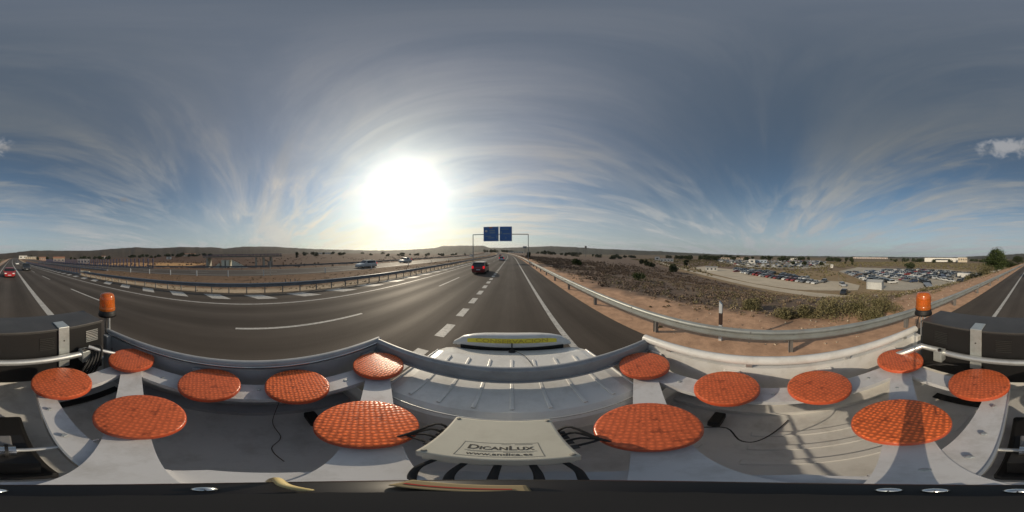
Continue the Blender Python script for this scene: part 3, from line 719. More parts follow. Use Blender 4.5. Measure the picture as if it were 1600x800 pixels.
# tub
TX, TF, TB_, FZ, TZ = .95, .57, -1.26, 1.47, 2.0
fl = MB().box(-TX, TX, TB_, TF, FZ-.05, FZ); part('tub_floor', fl, WTUB)
for x, ya, yb in ((.40, -.62, .05), (.53, -.62, .05), (.66, -.62, .05), (.5, .2, .5), (.3, -.85, -.66)): part('floor_rib', MB().bevbox(x-.022, x+.022, ya, yb, FZ-.004, FZ+.007, .005), WTUB)
def wall(sx):
    b = MB(); x0, x1 = (TX-.0, TX+.035) if sx > 0 else (-TX-.035, -TX); b.box(x0, x1, TB_, .88, .80, TZ-.035)
    xi = TX-.0; b.box(min(sx*(xi-.035), sx*xi), max(sx*(xi-.035), sx*xi), TB_+.01, .87, 1.60, 1.645)
    b.box(min(sx*(xi-.09), sx*xi), max(sx*(xi-.09), sx*xi), TB_+.01, TF, FZ+.0005, FZ+.045)
    for y in (-.9, -.35, .2, .75): b.bevbox(min(sx*(xi-.02), sx*xi), max(sx*(xi-.02), sx*xi), y-.05, y+.05, 1.66, 1.93, .008)
    return b
wl = part('side_wall', wall(-1), mat('shaded_wall_paint', (.40, .41, .43), .45, var=.08, vscale=3, dirt=(.2, .19, .18), dscale=5, damt=.35), label='left side wall of the tub, its shade painted in grey-blue')  # wall away from the sun, shade put into its colour
wr_ = part('side_wall', wall(1), WPAINT, label='white side wall on the right of the tub')
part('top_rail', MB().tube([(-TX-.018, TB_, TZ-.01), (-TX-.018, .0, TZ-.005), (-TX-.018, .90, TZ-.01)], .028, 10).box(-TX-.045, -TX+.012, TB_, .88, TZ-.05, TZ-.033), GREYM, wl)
part('trim_strip', MB().tube([(-TX+.014, TB_+.05, TZ-.012), (-TX+.014, .88, TZ-.012)], .006, 6), CHROME, wl)
part('top_rail', MB().tube([(TX+.018, TB_+.02, TZ+.02), (TX+.018, 0, TZ+.024), (TX+.018, .90, TZ+.005)], .034, 12), WPAINT, wr_)
for y in (-1.08, -.52, .1, .66): part('rail_bracket', MB().bevbox(TX+.002, TX+.034, y-.02, y+.02, TZ-.04, TZ, .004), ALU, wr_)
part('rear_wall', MB().box(-TX, TX, TB_, TB_+.03, .8, 1.68), WTUB)
part('front_wall', MB().box(-TX+.001, TX-.001, TF-.03, TF, FZ-.05, 1.63).bevbox(-TX+.005, TX-.005, TF-.055, TF+.02, 1.62, 1.66, .01), WTUB)
# bar across the front, above the cab roof
part('front_bar', MB().bevbox(-TX-.03, TX+.03, .845, .885, 1.905, 2.0, .008).tube([(-TX-.03, .875, 1.992), (TX+.03, .875, 1.992)], .020, 10), GREYM)
part('front_bar_lip', MB().box(-TX, TX, .828, .844, 1.90, 1.912), GREYM)
for s in (1, -1):
    part('corner_post', MB().bevbox(s*(TX-.03)-.03, s*(TX-.015)+.02, .845, .885, 1.1, 1.90, .008), GREYM)
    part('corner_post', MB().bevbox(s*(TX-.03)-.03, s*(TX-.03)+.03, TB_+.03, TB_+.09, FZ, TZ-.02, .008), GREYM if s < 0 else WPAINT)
    part('quarter_panel', MB().box(s*(TX-.03)-.004, s*(TX-.03)+.004, TF, .80, .8, 1.60), WTUB)
part('chassis', MB().box(-.45, .45, -1.9, 2.9, .42, .60).box(-.85, .85, TB_-.35, TB_-.05, .5, .62), BLACK)
for y in (2.45, -.55):
    for s in (1, -1):
        w = wheel_mb(.37, .24).build('wheel', [RUBBER, ALU], TR); w.location = (s*.80, y, .37); w.rotation_euler = (0, R(90), 0)
part('lower_body', MB().box(-.90, .90, TB_, .50, .62, 1.42), WPAINT)
for s in (1, -1):
    part('mirror', MB().bevbox(s*1.0-.08, s*1.0+.08, 1.82, 1.90, .98, 1.16, .03).tube([(s*.86, 1.86, 1.0), (s*.98, 1.86, 1.05)], .02, 6), BLACK)
# black strap and dark strip on the floor at the back
part('floor_strap', MB().box(-.80, -.30, -.965, -.905, FZ+.014, FZ+.024), BLACK); part('floor_strap', MB().box(.16, .58, -1.005, -.94, FZ+.014, FZ+.024), BLACK)
# wire and tape on the left floor
part('thin_cable', MB().tube([(-.93, .13, 1.66), (-.78, .06, 1.50), (-.62, .075, 1.486), (-.52, .03, 1.485), (-.40, .05, 1.482)], .002, 6), BARK)
part('black_clip', MB().bevbox(-.80, -.68, .22, .28, 1.49, 1.56, .01), BLACK); part('black_clip', MB().bevbox(.68, .80, .19, .25, 1.49, 1.56, .01), BLACK)

# arrow board: white flat bars with amber lamps
AB = thing('warning_light_board', 'folded-down board of white flat bars carrying fourteen round amber lamps', 'light board', (0, 0, 0)); BZ = 1.905
def bar(p, q, w, z0=BZ-.03, z1=BZ, m=WBAR, ext=0.0, name='bar'):
    p = Vector((*p, 0)); q = Vector((*q, 0)); d = (q-p).normalized(); n = Vector((-d.y, d.x, 0))*w/2; p = p-d*ext; q = q+d*ext
    b = MB(); ps = [p-n, p+n, q+n, q-n]
    b.prism([(a.x, a.y) for a in ps][::-1], z0, z1); return b.build(name, m, AB)
LP = {'ri': [(-.417, -.375), (-.384, .295), (.353, .304), (.352, -.39)], 'out': [(-.311, -.798), (-.81, -.79), (-.785, -.245), (-.772, .186), (-.744, .681), (.739, .687), (.754, .181), (.758, -.262), (.766, -.82), (.226, -.813)]}
bar((-.744, .681), (.06, -.10), .135, BZ-.03, BZ); bar((.739, .687), (-.0, -.10), .135, BZ-.036, BZ-.0035)
bar((-.81, -.79), (.0, -.04), .125, BZ-.040, BZ-.007); bar((.766, -.82), (.0, -.06), .125, BZ-.043, BZ-.0105)
bar((-.80, -.79), (-.762, .72), .14, BZ-.047, BZ-.014); bar((.756, -.82), (.75, .72), .13, BZ-.047, BZ-.014)
bar((-.81, -.80), (-.27, -.80), .12, BZ-.050, BZ-.0175); bar((.766, -.82), (.19, -.82), .12, BZ-.050, BZ-.0175)
bar((-.22, -.84), (-.155, -.13), .085, BZ-.054, BZ-.021); bar((.13, -.86), (.11, -.13), .11, BZ-.054, BZ-.021)
# turned-down bright edges
for a, b_ in (((-.178, -.84), (-.110, -.13)), ((.074, -.86), (.052, -.13))): bar(a, b_, .006, BZ-.075, BZ-.018, ALU, name='edge_strip')
# curved centre plates flaring to the middle
cp = MB(); cp.prism([(-.20, .14), (-.06, .20), (.06, .20), (.20, .13), (.20, -.06), (.13, -.17), (-.17, -.18), (-.22, -.08)], BZ-.060, BZ-.024); cp.build('centre_plate', WBAR, AB)
def lamp(x, y, r=.158, lm=None):
    l = MB().lathe([(0, -.0), (r*.93, 0), (r, .006), (r, .024), (r*.985, .030)], (0, 0, 0), 56, 0, False).build('lamp', ARIM, AB)
    l.location = (x, y, BZ+.012)
    prof = [(r*.985, .0301), (r*.965, .0325), (r*.94, .0332), (r*.6, .0355), (r*.3, .0365), (0.0001, .0368)]
    MB().lathe(prof, (0, 0, 0), 56).build('lens', lm or (LENS if (x < 0 and y > 0) or (x > 0 and -.5 < y < -.3) else LENS2), l)  # front-left lenses and one more get the stronger painted sparkle
    MB().lathe([(.02, -.02), (.02, 0), (.05, .001)], (0, 0, 0), 12).build('stem', BLACK, l)
    l.rotation_euler = (0, 0, random.uniform(0, 6)); return l
for p in LP['ri']+LP['out']: lamp(*p)
for (x, y) in [(-.2, .13), (-.25, .21), (.2, .12), (.13, -.2), (-.13, -.19), (-.16, -.25), (.1, -.3), (-.56, .43), (.56, .44), (-.6, -.57), (.58, -.60), (-.8, 0), (.76, -.04), (-.76, .45), (.75, .44), (-.79, -.52), (.76, -.55), (-.19, -.62), (.12, -.66), (-.17, -.42), (.11, -.45)]:
    MB().lathe([(.011, 0), (.011, .006), (.007, .008), (0, .008)], (x, y, BZ-.016), 6, 0, False).build('bolt', ZINC, AB)
# cables of the lamps
for pts in ([(-.70, .56, 1.90), (-.66, .54, 1.84), (-.60, .60, 1.78), (-.62, .66, 1.80)], [(.70, .56, 1.90), (.63, .55, 1.84), (.60, .62, 1.78)], [(.44, .20, 1.89), (.52, .12, 1.80), (.48, .06, 1.70), (.60, .0, 1.50), (.80, -.12, 1.478)]):
    MB().tube([Vector(p) for p in pts], .0035, 6).build('cable', RUBBER, AB)

# control box
CB = thing('control_box', 'cream electrical control box with a printed label and cables, in front of the cab-side lamps', 'control box', (0, 0, 0))
b = MB(); x0, x1, y0, y1 = -.155, .105, .215, .425
b.bevbox(x0, x1, y0, y1, 1.985, 2.05, .006); b.bevbox(x0+.008, x1-.008, y0+.008, y1-.008, 1.925, 1.984, .004); b.build('case', BOXM, CB)
for x in (x0+.012, x1-.012):
    for y in (y0+.012, y1-.012): MB().lathe([(.006, 0), (.006, .0022), (0, .0024)], (x, y, 2.05), 12).build('screw_or_glint', INKL, CB)
fr2 = MB(); a0, a1, c0, c1 = -.092, .050, .232, .300
for (q0, q1, q2, q3) in ((a0, a1, c0, c0+.0012), (a0, a1, c1-.0012, c1), (a0, a0+.0012, c0, c1), (a1-.0012, a1, c0, c1)): fr2.box(q0, q1, q2, q3, 2.0503, 2.0508)
fr2.build('label_border', INKL, CB)
text('DicanLux', .029, INK, CB, (-.021, .2755, 2.0505), (0, 0, 0), sx=1.02, bold=.0006, scaps=1, depth=.0003)
text('www.andica.es', .0175, INK, CB, (-.021, .2445, 2.0505), (0, 0, 0), sx=1.02, bold=.0002, depth=.0003)
MB().box(-.082, .042, .2592, .2602, 2.0503, 2.0507).box(-.075, -.03, .2555, .2565, 2.0503, 2.0507).box(-.015, .035, .2550, .2560, 2.0503, 2.0507).box(.005, .038, .2925, .2945, 2.0503, 2.0507).box(-.02, -.002, .2930, .2940, 2.0503, 2.0507).build('small_print', INKL, CB)
for k, (sx_, ex) in enumerate(((-.12, -.06), (-.07, -.03), (-.02, .0), (.03, .02), (.08, .05))):
    MB().tube([(sx_, y0+.02, 1.945), (sx_*1.05, y0-.03, 1.935), (sx_*.9, .14, 1.905), (ex*1.1, .09, 1.895)], .0065, 7).build('cable', RUBBER, CB)
for s in (-1, 1):
    for k in range(4):
        xb = x0 if s < 0 else x1; yy = .30+.03*k
        MB().tube([(xb, yy, 1.945), (xb+s*.05, yy+.005, 1.955+.01*k), (xb+s*.11, .315-.012*k, 1.94), (xb+s*.16, .32-.01*k, 1.90)], .0055, 6).build('cable', RUBBER, CB)
        MB().tube([(xb, yy, 1.945), (xb+s*.03, yy, 1.947)], .011, 8).build('cable_gland', BLKTOP, CB)

# black cabinet at the rear
KB = thing('equipment_cabinet', 'long black louvred equipment cabinet held by two metal straps across the rear of the tub', 'cabinet', (0, 0, 0))
MB().bevbox(-.80, .80, -1.44, -1.12, 1.68, 2.185, .008).build('case', BLACK, KB)
MB().bevbox(-.805, .805, -1.445, -1.112, 2.186, 2.202, .004).build('lid', BLKTOP, KB)
for x in (-.70, -.33, .14, .62):
    v_ = MB()
    for k in range(7): v_.box(x-.055, x+.055, -1.1185, -1.113, 2.02+.017*k, 2.027+.017*k)
    v_.build('louvre', ZINC if x < -.6 else mat('dim_louvre', (.045, .045, .043), .5, metal=.4), KB)
for x in (-.455, .335):
    s_ = MB().bevbox(x-.042, x+.042, -1.115, -1.104, 1.82, 2.212, .003).bevbox(x-.042, x+.042, -1.235, -1.105, 2.204, 2.213, .003).build('strap', ZINC, KB)
    MB().lathe([(.006, 0), (.006, .003), (0, .003)], (0, 0, 0), 10).build('bolt', INK, s_).matrix_local = Matrix.Translation((x, -1.1035, 2.09)) @ Matrix.Rotation(R(-90), 4, 'X')
# rear tube with its brackets
RTb = thing('rear_support_bar', 'light aluminium tube lying across the tub in front of the black cabinet', 'support bar')
MB().tube([(-.60, -1.06, 1.95), (0, -1.075, 1.95), (.58, -1.085, 1.95)], .026, 12).build('tube', ALU, RTb)
for s in (-1, 1):
    MB().bevbox(s*.60-.035, s*.60+.035, -1.10, -1.03, 1.87, 1.985, .006).build('clamp', ZINC, RTb)
    MB().tube([(s*.62, -1.06, 1.98), (s*.70, -.98, 2.03), (s*.86, -.86, 1.92)] if s > 0 else [(-.62, -1.04, 2.02), (-.70, -.98, 1.98), (-.80, -.93, 1.93)], .016 if s < 0 else .026, 8).build('brace', ALU, RTb)
    MB().lathe([(.014, 0), (.014, .016), (0, .016)], (s*.585, -1.04, 1.985), 6, 0, False).build('nut', CHROME, RTb)
for k in range(5):
    MB().tube([(-.66+.02*k, -1.05, 2.0), (-.70+.015*k, -.99-.01*k, 2.02-.02*k), (-.66+.03*k, -.95, 1.90), (-.6+.03*k, -.97, 1.75)], .009, 6).build('hose', RUBBER, RTb)
for k in range(3): MB().tube([(.45+.04*k, -1.07, 1.85), (.56, -1.02+.01*k, 1.87), (.68, -.98-.02*k, 1.82), (.78, -1.0, 1.75)], .006, 6).build('cable', RUBBER, RTb)
# centre mechanism: black housing, chrome nut and rod
ME = thing('folding_mechanism', 'black hinge housing with a metal rod and nut between two rear board bars', 'mechanism')
MB().bevbox(-.10, .05, -.79, -.27, 1.475, 1.60, .015).build('housing', BLACK, ME)
MB().prism([(-.06, -.48), (.02, -.48), (.03, -.30), (-.07, -.29)], 1.60, 1.84).build('base_plate', BLACK, ME)
MB().tube([(-.215, -.365, 1.86), (.09, -.372, 1.86)], .0105, 12).build('rod', ALU, ME)
MB().tube([(-.245, -.363, 1.862), (-.215, -.365, 1.862)], .005, 8).build('thread', CHROME, ME)
MB().tube([(-.035, -.368, 1.86), (.01, -.369, 1.86)], .032, 6).build('nut', CHROME, ME)
MB().tube([(-.018, -.368, 1.86), (-.010, -.368, 1.86)], .038, 16).build('washer', BLACK, ME)
MB().bevbox(-.03, .01, -.47, -.40, 1.841, 1.86, .005).build('bracket', POST, ME)

# beacons
def beacon(x, y, label):
    t = thing('rotating_beacon', label, 'beacon', (x, y, 0), 0, 'amber beacons on the rear corners of the tub')
    MB().tube([(-.02, 0, 1.9), (-.02, 0, 2.17)], .013, 8).tube([(.025, .0, 1.9), (.025, 0, 2.17)], .008, 8).build('pole', GREYM, t)
    MB().lathe([(0, 2.165), (.088, 2.165), (.088, 2.185), (.080, 2.20), (.080, 2.225), (0, 2.225)], (0, 0, 0), 32).build('base', BLACK, t)
    pr = [(.078, 2.226), (.080, 2.25)]
    for k in range(7): z = 2.26+.014*k; pr += [(.077, z), (.0745, z+.005)]
    pr += [(.073, 2.36), (.068, 2.382), (.05, 2.397), (.02, 2.402), (0.0005, 2.403)]
    MB().lathe(pr, (0, 0, 0), 32).build('dome', BEACON, t)
    MB().lathe([(.0, 2.23), (.03, 2.23), (.036, 2.30), (.03, 2.35), (0, 2.355)], (0, 0, 0), 16).build('reflector', mat('beacon_inside', (.9, .35, .05), .3), t)
    MB().tube([(.03, .02, 2.16), (.05, .05, 2.0), (.0, .09, 1.9), (-.03*(1 if x > 0 else -1), .1, 1.8)], .005, 6).build('cable', RUBBER, t)
beacon(-.975, -1.27, 'amber beacon above the corner where the shaded left side wall meets the cabinet')
beacon(.945, -1.34, 'amber beacon above the corner where the white side wall meets the cabinet')

# camera mount below the lens
CM = thing('camera_mount', 'black round camera base with painted glints and reflections directly under the viewpoint', 'camera mount')
MB().lathe([(0, 2.30), (.064, 2.30), (.074, 2.32), (.075, 2.345), (.070, 2.355), (0.0, 2.358)], (0, 0, 0), 48).build('base', mat('gloss_black', (.010, .008, .007), .4), CM)
MB().tube([(0, 0, 2.35), (0, 0, 2.69)], .007, 10).build('stem', BLACK, CM)
for a in (137, 152, -114, 178): MB().lathe([(.005, 0), (.004, .002), (0, .0025)], (.058*math.sin(R(a)), .058*math.cos(R(a)), 2.357), 14).build('screw_or_glint', CHROME, CM)  # on the base: bright discs added to stand for highlights
MB().bevbox(-.045, .006, .040, .058, 2.358, 2.364, .002).build('khaki_reflection', mat('khaki_reflection_paint', (.28, .22, .12), .7), CM)  # thin slab added as a khaki reflection on the base
MB().tube([(-.05, .01, 2.360), (-.062, .005, 2.372), (-.085, .004, 2.34), (-.10, .0, 2.22)], .003, 6).build('tie', mat('yellow_cord', (.55, .45, .22), .6), CM)
MB().box(-.042, .0, .047, .049, 2.3645, 2.3652).build('red_reflection', mat('red_reflection_paint', (.4, .03, .02), .5), CM)  # red streak of the same reflection, put in as colour
MB().tube([(0, 0, 1.90), (0, 0, 2.30)], .03, 12).build('column', BLACK, CM)

# ------------------------------------------------------------------ valley: lots, track, buildings
def poly_sheet(name, pts, z, m):
    return MB().add([(x, y, z) for x, y in pts], [tuple(range(len(pts)))]).build(name, m, None, kind='structure')
def line_sheet(name, pts, w, z, m):
    b = MB(); P = [Vector((x, y, 0)) for x, y in pts]; vs = []
    for i, p in enumerate(P):
        d = (P[min(i+1, len(P)-1)]-P[max(i-1, 0)]).normalized(); n = Vector((-d.y, d.x, 0))*w/2
        vs += [(p.x-n.x, p.y-n.y, z), (p.x+n.x, p.y+n.y, z)]
    b.add(vs, [(2*i, 2*i+2, 2*i+3, 2*i+1) for i in range(len(P)-1)]); return b.build(name, m, None, kind='structure')
poly_sheet('sand_lot_surface', [(44.5, -27.5), (51, -9), (63, 6), (95, 38), (120, 62), (142, 58), (118, 22), (88, -6), (72, -22), (62, -32), (52, -33)], -7.93, SANDL)
poly_sheet('gravel_lot_surface', [(41, -33), (50, -38), (112, -52), (150, -92), (70, -138), (26, -100), (25, -60), (33, -42)], -7.94, GRAVL)
line_sheet('track', [(22, -190), (25.5, -110), (25, -62), (30, -38), (37, -21), (50, -5), (66, 14), (93, 45), (130, 88), (200, 165)], 4.5, -7.95, SANDL)
poly_sheet('far_lot_surface', [(150, 20), (330, 120), (420, 20), (380, -120), (190, -90), (140, -30)], -7.94, GRAVL)

CARC = {'white': (.58, .58, .56), 'silver': (.40, .41, .42), 'grey': (.14, .145, .15), 'black': (.02, .022, .025), 'red': (.22, .035, .03), 'blue': (.04, .06, .11), 'brown': (.12, .08, .06)}
PC = {}
for cn, c in CARC.items():
    for kd, (l_, w_, h_) in {'hatch': (4.0, 1.75, 1.48), 'sedan': (4.5, 1.8, 1.42), 'suv': (4.5, 1.86, 1.70), 'van': (5.0, 1.95, 2.05)}.items():
        bd, wn = loft_car(l_, w_, h_, kd); q = MB(); q.add(bd.v, bd.f, 0, True); q.add(wn.v, wn.f, 1)
        for y in (l_*.31, -l_*.3):
            for s in (1, -1):
                w = MB().lathe([(0, -.11), (.31, -.11), (.31, .11), (0, .11)], (0, 0, 0), 12)
                q.add([(s*(w_/2-.12)+v[2], y+v[1], .31+v[0]) for v in w.v], w.f, 2)
        me = bpy.data.meshes.new('parked_car_'+cn); me.from_pydata(q.v, [], q.f)
        for m_ in (pt('lot_'+cn, c), GLASS, RUBBER): me.materials.append(m_)
        me.polygons.foreach_set('material_index', q.m); me.update()
        bm = bmesh.new(); bm.from_mesh(me); bmesh.ops.recalc_face_normals(bm, faces=bm.faces[:]); bm.to_mesh(me); bm.free()
        PC[(cn, kd)] = me
KN = {'hatch': 'hatchback', 'sedan': 'saloon', 'suv': 'tall car', 'van': 'van'}
def parked(x, y, rot, where, group, cn=None, kd=None, label=None):
    cn = cn or random.choices(list(CARC), [17, 24, 26, 22, 5, 4, 4])[0]; kd = kd or random.choices(['hatch', 'sedan', 'suv', 'van'], [45, 28, 22, 5])[0]
    return link('parked_car', PC[(cn, kd)], None, (x, y, -7.94), rot, label=label or f'{cn} {KN[kd]} parked {where}', category='car', group=group)
G1, G2, G3 = 'cars parked in rows on the sandy lot', 'cars parked in the gravel lot', 'cars parked loosely on the sandy lot'
# sandy lot: rows along a diagonal
a = Vector((61.5, -18.5)); bb = Vector((108, 24)); dr = (bb-a).normalized(); nr = Vector((dr.y, -dr.x))
for row, off in enumerate((0, 6.5, 12)):
    n = 24 if row else 23
    for k in range(n):
        p = a+dr*(k*2.62+(0 if row == 0 else 9*row))+nr*off
        if random.random() < (.06 if row < 2 else .2): continue
        cn = None
        if row == 0 and k in (4, 5, 8, 10): cn = 'red'
        if row == 0 and k in (0,): cn = 'white'
        parked(p.x+random.uniform(-.2, .2), p.y+random.uniform(-.2, .2), math.atan2(nr.y, nr.x)+PI/2+random.uniform(-.05, .05), ('in the near row of the sandy lot', 'in the middle row of the sandy lot', 'in the back row of the sandy lot')[row]+[', near the lone cars', ', mid-row', ', at the containers end'][k*3//n], G1, cn)
for (x, y, rt, cn, kd, lb) in ((41.8, -21.2, .9, 'black', 'sedan', 'black saloon alone at the track-side corner of the sandy lot'), (53.5, -26.5, 1.4, 'silver', 'hatch', 'silver hatchback alone near the bank between the lots'), (64, -23, .8, 'grey', 'hatch', 'grey hatchback alone at the end of the sandy lot rows')):
    parked(x, y, rt, '', G3, cn, kd, lb)
# gravel lot rows
e = Vector((.975, -.22)); nn_ = Vector((-.22, -.975)); cnt = 0
rows = [(52, 0, 18), (50, 6.2, 20), (48, 15, 22), (46.5, 21.2, 23), (45, 30.5, 25), (43, 36.8, 27), (42, 46, 27), (41, 52.2, 27), (40, 62, 25)]
o0 = Vector((0, -31))
for ri, (xs, off, n) in enumerate(rows):
    for k in range(n):
        base = Vector((xs+5, -41))+Vector((0, 0)); p = Vector((xs, -41+.0))+e*(k*2.65)+nn_*off
        if random.random() < .10: continue
        if p.x > 112+ri*3: continue
        parked(p.x, p.y, math.atan2(nn_.y, nn_.x)+PI/2+(PI if ri % 2 else 0)+random.uniform(-.06, .06), f'in the {["first", "second", "third", "fourth", "fifth", "sixth", "seventh", "eighth", "last"][ri]} row of the gravel lot, '+['at the cabin end', 'toward the cabin end', 'mid-row', 'toward the far end', 'at the far end'][min(4, k*5//n)], G2); cnt += 1
for k in range(4): parked(36.5+2.3*k*.95, -55.5-2.0*k*.25-k*.6, .75, 'in the small dark group in the open part of the gravel lot', G2, 'black', 'sedan')
for k in range(5): parked(31.5+3.4*k, -66.0-1.6*k, 1.3, 'in the short white row beside the trailers', G2, 'white', 'suv' if k % 2 else 'hatch')
for k in range(6): parked(27.5+.2*k, -68-4.6*k, 1.62, 'along the fence at the near edge of the gravel lot', G2, random.choice(['grey', 'silver', 'black']), 'hatch')
# long trailers
for k in range(3):
    t = thing('trailer', ('long grey flat trailer at the near edge of the gravel lot', 'pale box trailer parked beside the white cars', 'second pale box trailer, farther from the road')[k], 'trailer', ((33.0, -49.5, -7.94), (27.5, -80, -7.94), (31, -83, -7.94))[k], (.75, 1.5, 1.5)[k])
    MB().bevbox(-1.2, 1.2, -4.5, 4.5, .8, 1.15 if k == 0 else 2.7, .05).build('body', mat('trailer_grey', (.25, .27, .30), .5) if k == 0 else WALLW, t)
    for y in (-2.5, -1.4, 3.2):
        for s in (1, -1): w = wheel_mb(.42, .25).build('wheel', [RUBBER, ALU], t); w.location = (s*1.0, y, .42); w.rotation_euler = (0, R(90), 0)
# white cabin with grey roof
hb = thing('portable_cabin', 'small white cabin with a grey pitched roof at the corner of the gravel lot', 'cabin', (43.5, -33.8, -7.94), R(35))
MB().box(-2.6, 2.6, -1.4, 1.4, 0, 2.5).build('walls', mat('worn_cabin_wall', (.50, .51, .50), .7, var=.15, vscale=1), hb)
MB().add([(-2.75, -1.55, 2.5), (2.75, -1.55, 2.5), (2.75, 1.55, 2.5), (-2.75, 1.55, 2.5), (-2.75, 0, 3.25), (2.75, 0, 3.25)], [(0, 1, 5, 4), (2, 3, 4, 5), (0, 4, 3), (1, 2, 5), (0, 3, 2, 1)]).build('roof', ROOFG, hb)
MB().box(-.5, .4, -1.43, -1.405, .05, 2.05).build('door', mat('cabin_door', (.25, .33, .45), .5), hb); MB().box(1.0, 2.0, -1.43, -1.405, 1.0, 1.9).build('window', WIN, hb)
# far lot of cars: one mass
b = MB()
cols = list(CARC)
for k in range(1500):
    x = random.uniform(150, 400); y = random.uniform(-120, 115)
    if y > 20+(x-150)*.55 or y < -30-(x-140)*.55: continue
    row = round(y/5.5)*5.5; cxx = round(x/2.7)*2.7
    if random.random() < .25: continue
    l = 2.1; w_ = .9; h = random.choice((1.4, 1.45, 1.7)); z = -7.94; mi = random.choices(range(7), [7, 18, 30, 32, 4, 5, 4])[0]
    prof = [(-l, .35), (-l, .85), (-l*.8, .95), (-l*.6, h), (l*.15, h), (l*.5, .95), (l, .8), (l, .35)]; m = len(prof)
    vs = [(cxx+s*w_*(1 if q[1] < 1 else .8), row+q[0], z+q[1]) for s in (-1, 1) for q in prof]
    b.add(vs, [tuple(range(m)), tuple(range(m, 2*m))[::-1]], mi)
    b.add(vs, [(i, (i+1) % m, m+(i+1) % m, m+i) for i in range(m)], mi)
    b.add(vs, [(2, 3, m+3, m+2), (4, 5, m+5, m+4)], 7) if False else None
b.build('far_parked_cars', [pt('lot_'+c, CARC[c]) for c in cols], None, kind='stuff', label='dense mass of scrapyard cars covering the far lot', category='cars')

# buildings
def house(x, y, z, rot, w, d, h, wall, roof, label, gable=True, wins=3, cat='house'):
    t = thing('house' if gable else 'industrial_building', label, cat, (x, y, z), rot)
    MB().box(-w/2, w/2, -d/2, d/2, -1.5, h).build('wall', wall, t)
    if gable: MB().add([(-w/2-.4, -d/2-.4, h), (w/2+.4, -d/2-.4, h), (w/2+.4, d/2+.4, h), (-w/2-.4, d/2+.4, h), (-w/2-.4, 0, h+d*.22), (w/2+.4, 0, h+d*.22)], [(0, 1, 5, 4), (2, 3, 4, 5), (0, 4, 3), (1, 2, 5), (0, 3, 2, 1)]).build('roof', roof, t)
    else: MB().box(-w/2-.2, w/2+.2, -d/2-.2, d/2+.2, h, h+.5).build('roof', roof, t)
    for k in range(wins):
        xx = -w/2+w*(k+.5)/wins
        for s in (-1, 1): MB().box(xx-w/wins*.2, xx+w/wins*.2, s*(d/2+.02)-.02, s*(d/2+.02)+.02, h*.35, h*.72).build('window', WIN, t)
    return t
def azp(az, r): return r*math.sin(R(az)), r*math.cos(R(az))
def gz(x, y): return float(ground_z(np.array(x-float(Cx(y))), np.array(float(y))))
def put_house(px, r, w, d, h, wall, roof, label, gable=True, wins=3, z=None, rot=None, cat='house'):
    az = (px/1600-.5)*360; x, y = azp(az, r); zz = gz(x, y) if z is None else z
    return house(x, y, zz, -R(az)+(rot or 0), w, d, h, wall, roof, label, gable, wins, cat)
put_house(92, 190, 13, 9, 4.4, WALLC, ROOFT, 'cream two-part house with dark windows beyond the blue railing')
put_house(131, 150, 11, 8, 3.6, mat('grey_render', (.34, .32, .30), .8), ROOFG, 'grey flat-roofed block behind the blue posts', False, 4, cat='building')
put_house(36, 330, 16, 10, 6.2, WALLW, ROOFG, 'white shed beside the far end of the motorway behind', False, 2, cat='building')
put_house(48, 300, 20, 9, 4, WALLC, ROOFG, 'long low beige warehouse next to the white shed', False, 5, cat='building')
put_house(65, 420, 26, 10, 7, mat('rose_render', (.50, .34, .26), .8), ROOFT, 'pinkish row of houses below the far hills behind', True, 6)
put_house(264, 260, 8, 6, 3.6, WALLW, ROOFG, 'tiny white hut in the field below the hills', False, 1, cat='hut')
put_house(162, 520, 14, 9, 6.5, WALLW, ROOFT, 'small white farmhouse at the foot of the left hills')
put_house(297, 480, 34, 9, 6.0, WALLC, ROOFT, 'beige farm buildings among trees under the ridge', True, 6)
put_house(505, 520, 50, 10, 3.5, WALLW, ROOFG, 'long white greenhouse line low on the horizon near the lone tree', False, 8, cat='building')
put_house(1027, 300, 9, 7, 6.2, WALLW, ROOFG, 'bright white tank-like hut beyond the brown field', False, 1, cat='hut')
put_house(1042, 250, 20, 8, 4.0, WALLW, ROOFG, 'long white shed beyond the brown field', False, 4, cat='building')
put_house(1175, 235, 9, 8, 5.6, WALLW, ROOFG, 'white cube building above the sandy lot', False, 1, cat='building')
put_house(1188, 245, 20, 8, 4.6, mat('pale_blue_render', (.45, .52, .60), .7), ROOFG, 'pale blue-grey workshop next to the white cube', False, 4, cat='building')
put_house(1145, 420, 60, 14, 5, WALLC, ROOFT, 'row of beige industrial units on the skyline right of the truck', False, 9, cat='building')
put_house(1240, 440, 24, 12, 6, WALLW, ROOFG, 'white-roofed workshop among the far parked cars', False, 4, cat='building')
put_house(1300, 165, 2.5, 2.5, 3.0, WALLW, ROOFG, 'slim white kiosk at the edge of the far lot', False, 1, cat='kiosk')
put_house(1360, 900, 190, 20, 9, mat('pink_white_render', (.60, .50, .45), .8), ROOFG, 'distant pale pinkish town blocks on the horizon', False, 14, cat='buildings', z=-6)
put_house(1472, 420, 88, 22, 8.2, WALLW, WALLW, 'very long low white warehouse on the horizon', False, 1, cat='warehouse', z=-5.0)
put_house(1504, 390, 22, 14, 9.4, WALLC, WALLW, 'cream office block at the end of the long white warehouse', False, 4, cat='building', z=-5.0)
put_house(1112, 112, 8, 2.5, 2.5, WALLW, ROOFG, 'row of small white and rust containers at the start of the sandy lot', False, 3, cat='containers', z=-8)
put_house(806, 420, 40, 10, 5, WALLW, ROOFG, 'pale service building low on the horizon straight ahead', False, 6, cat='building', z=2)

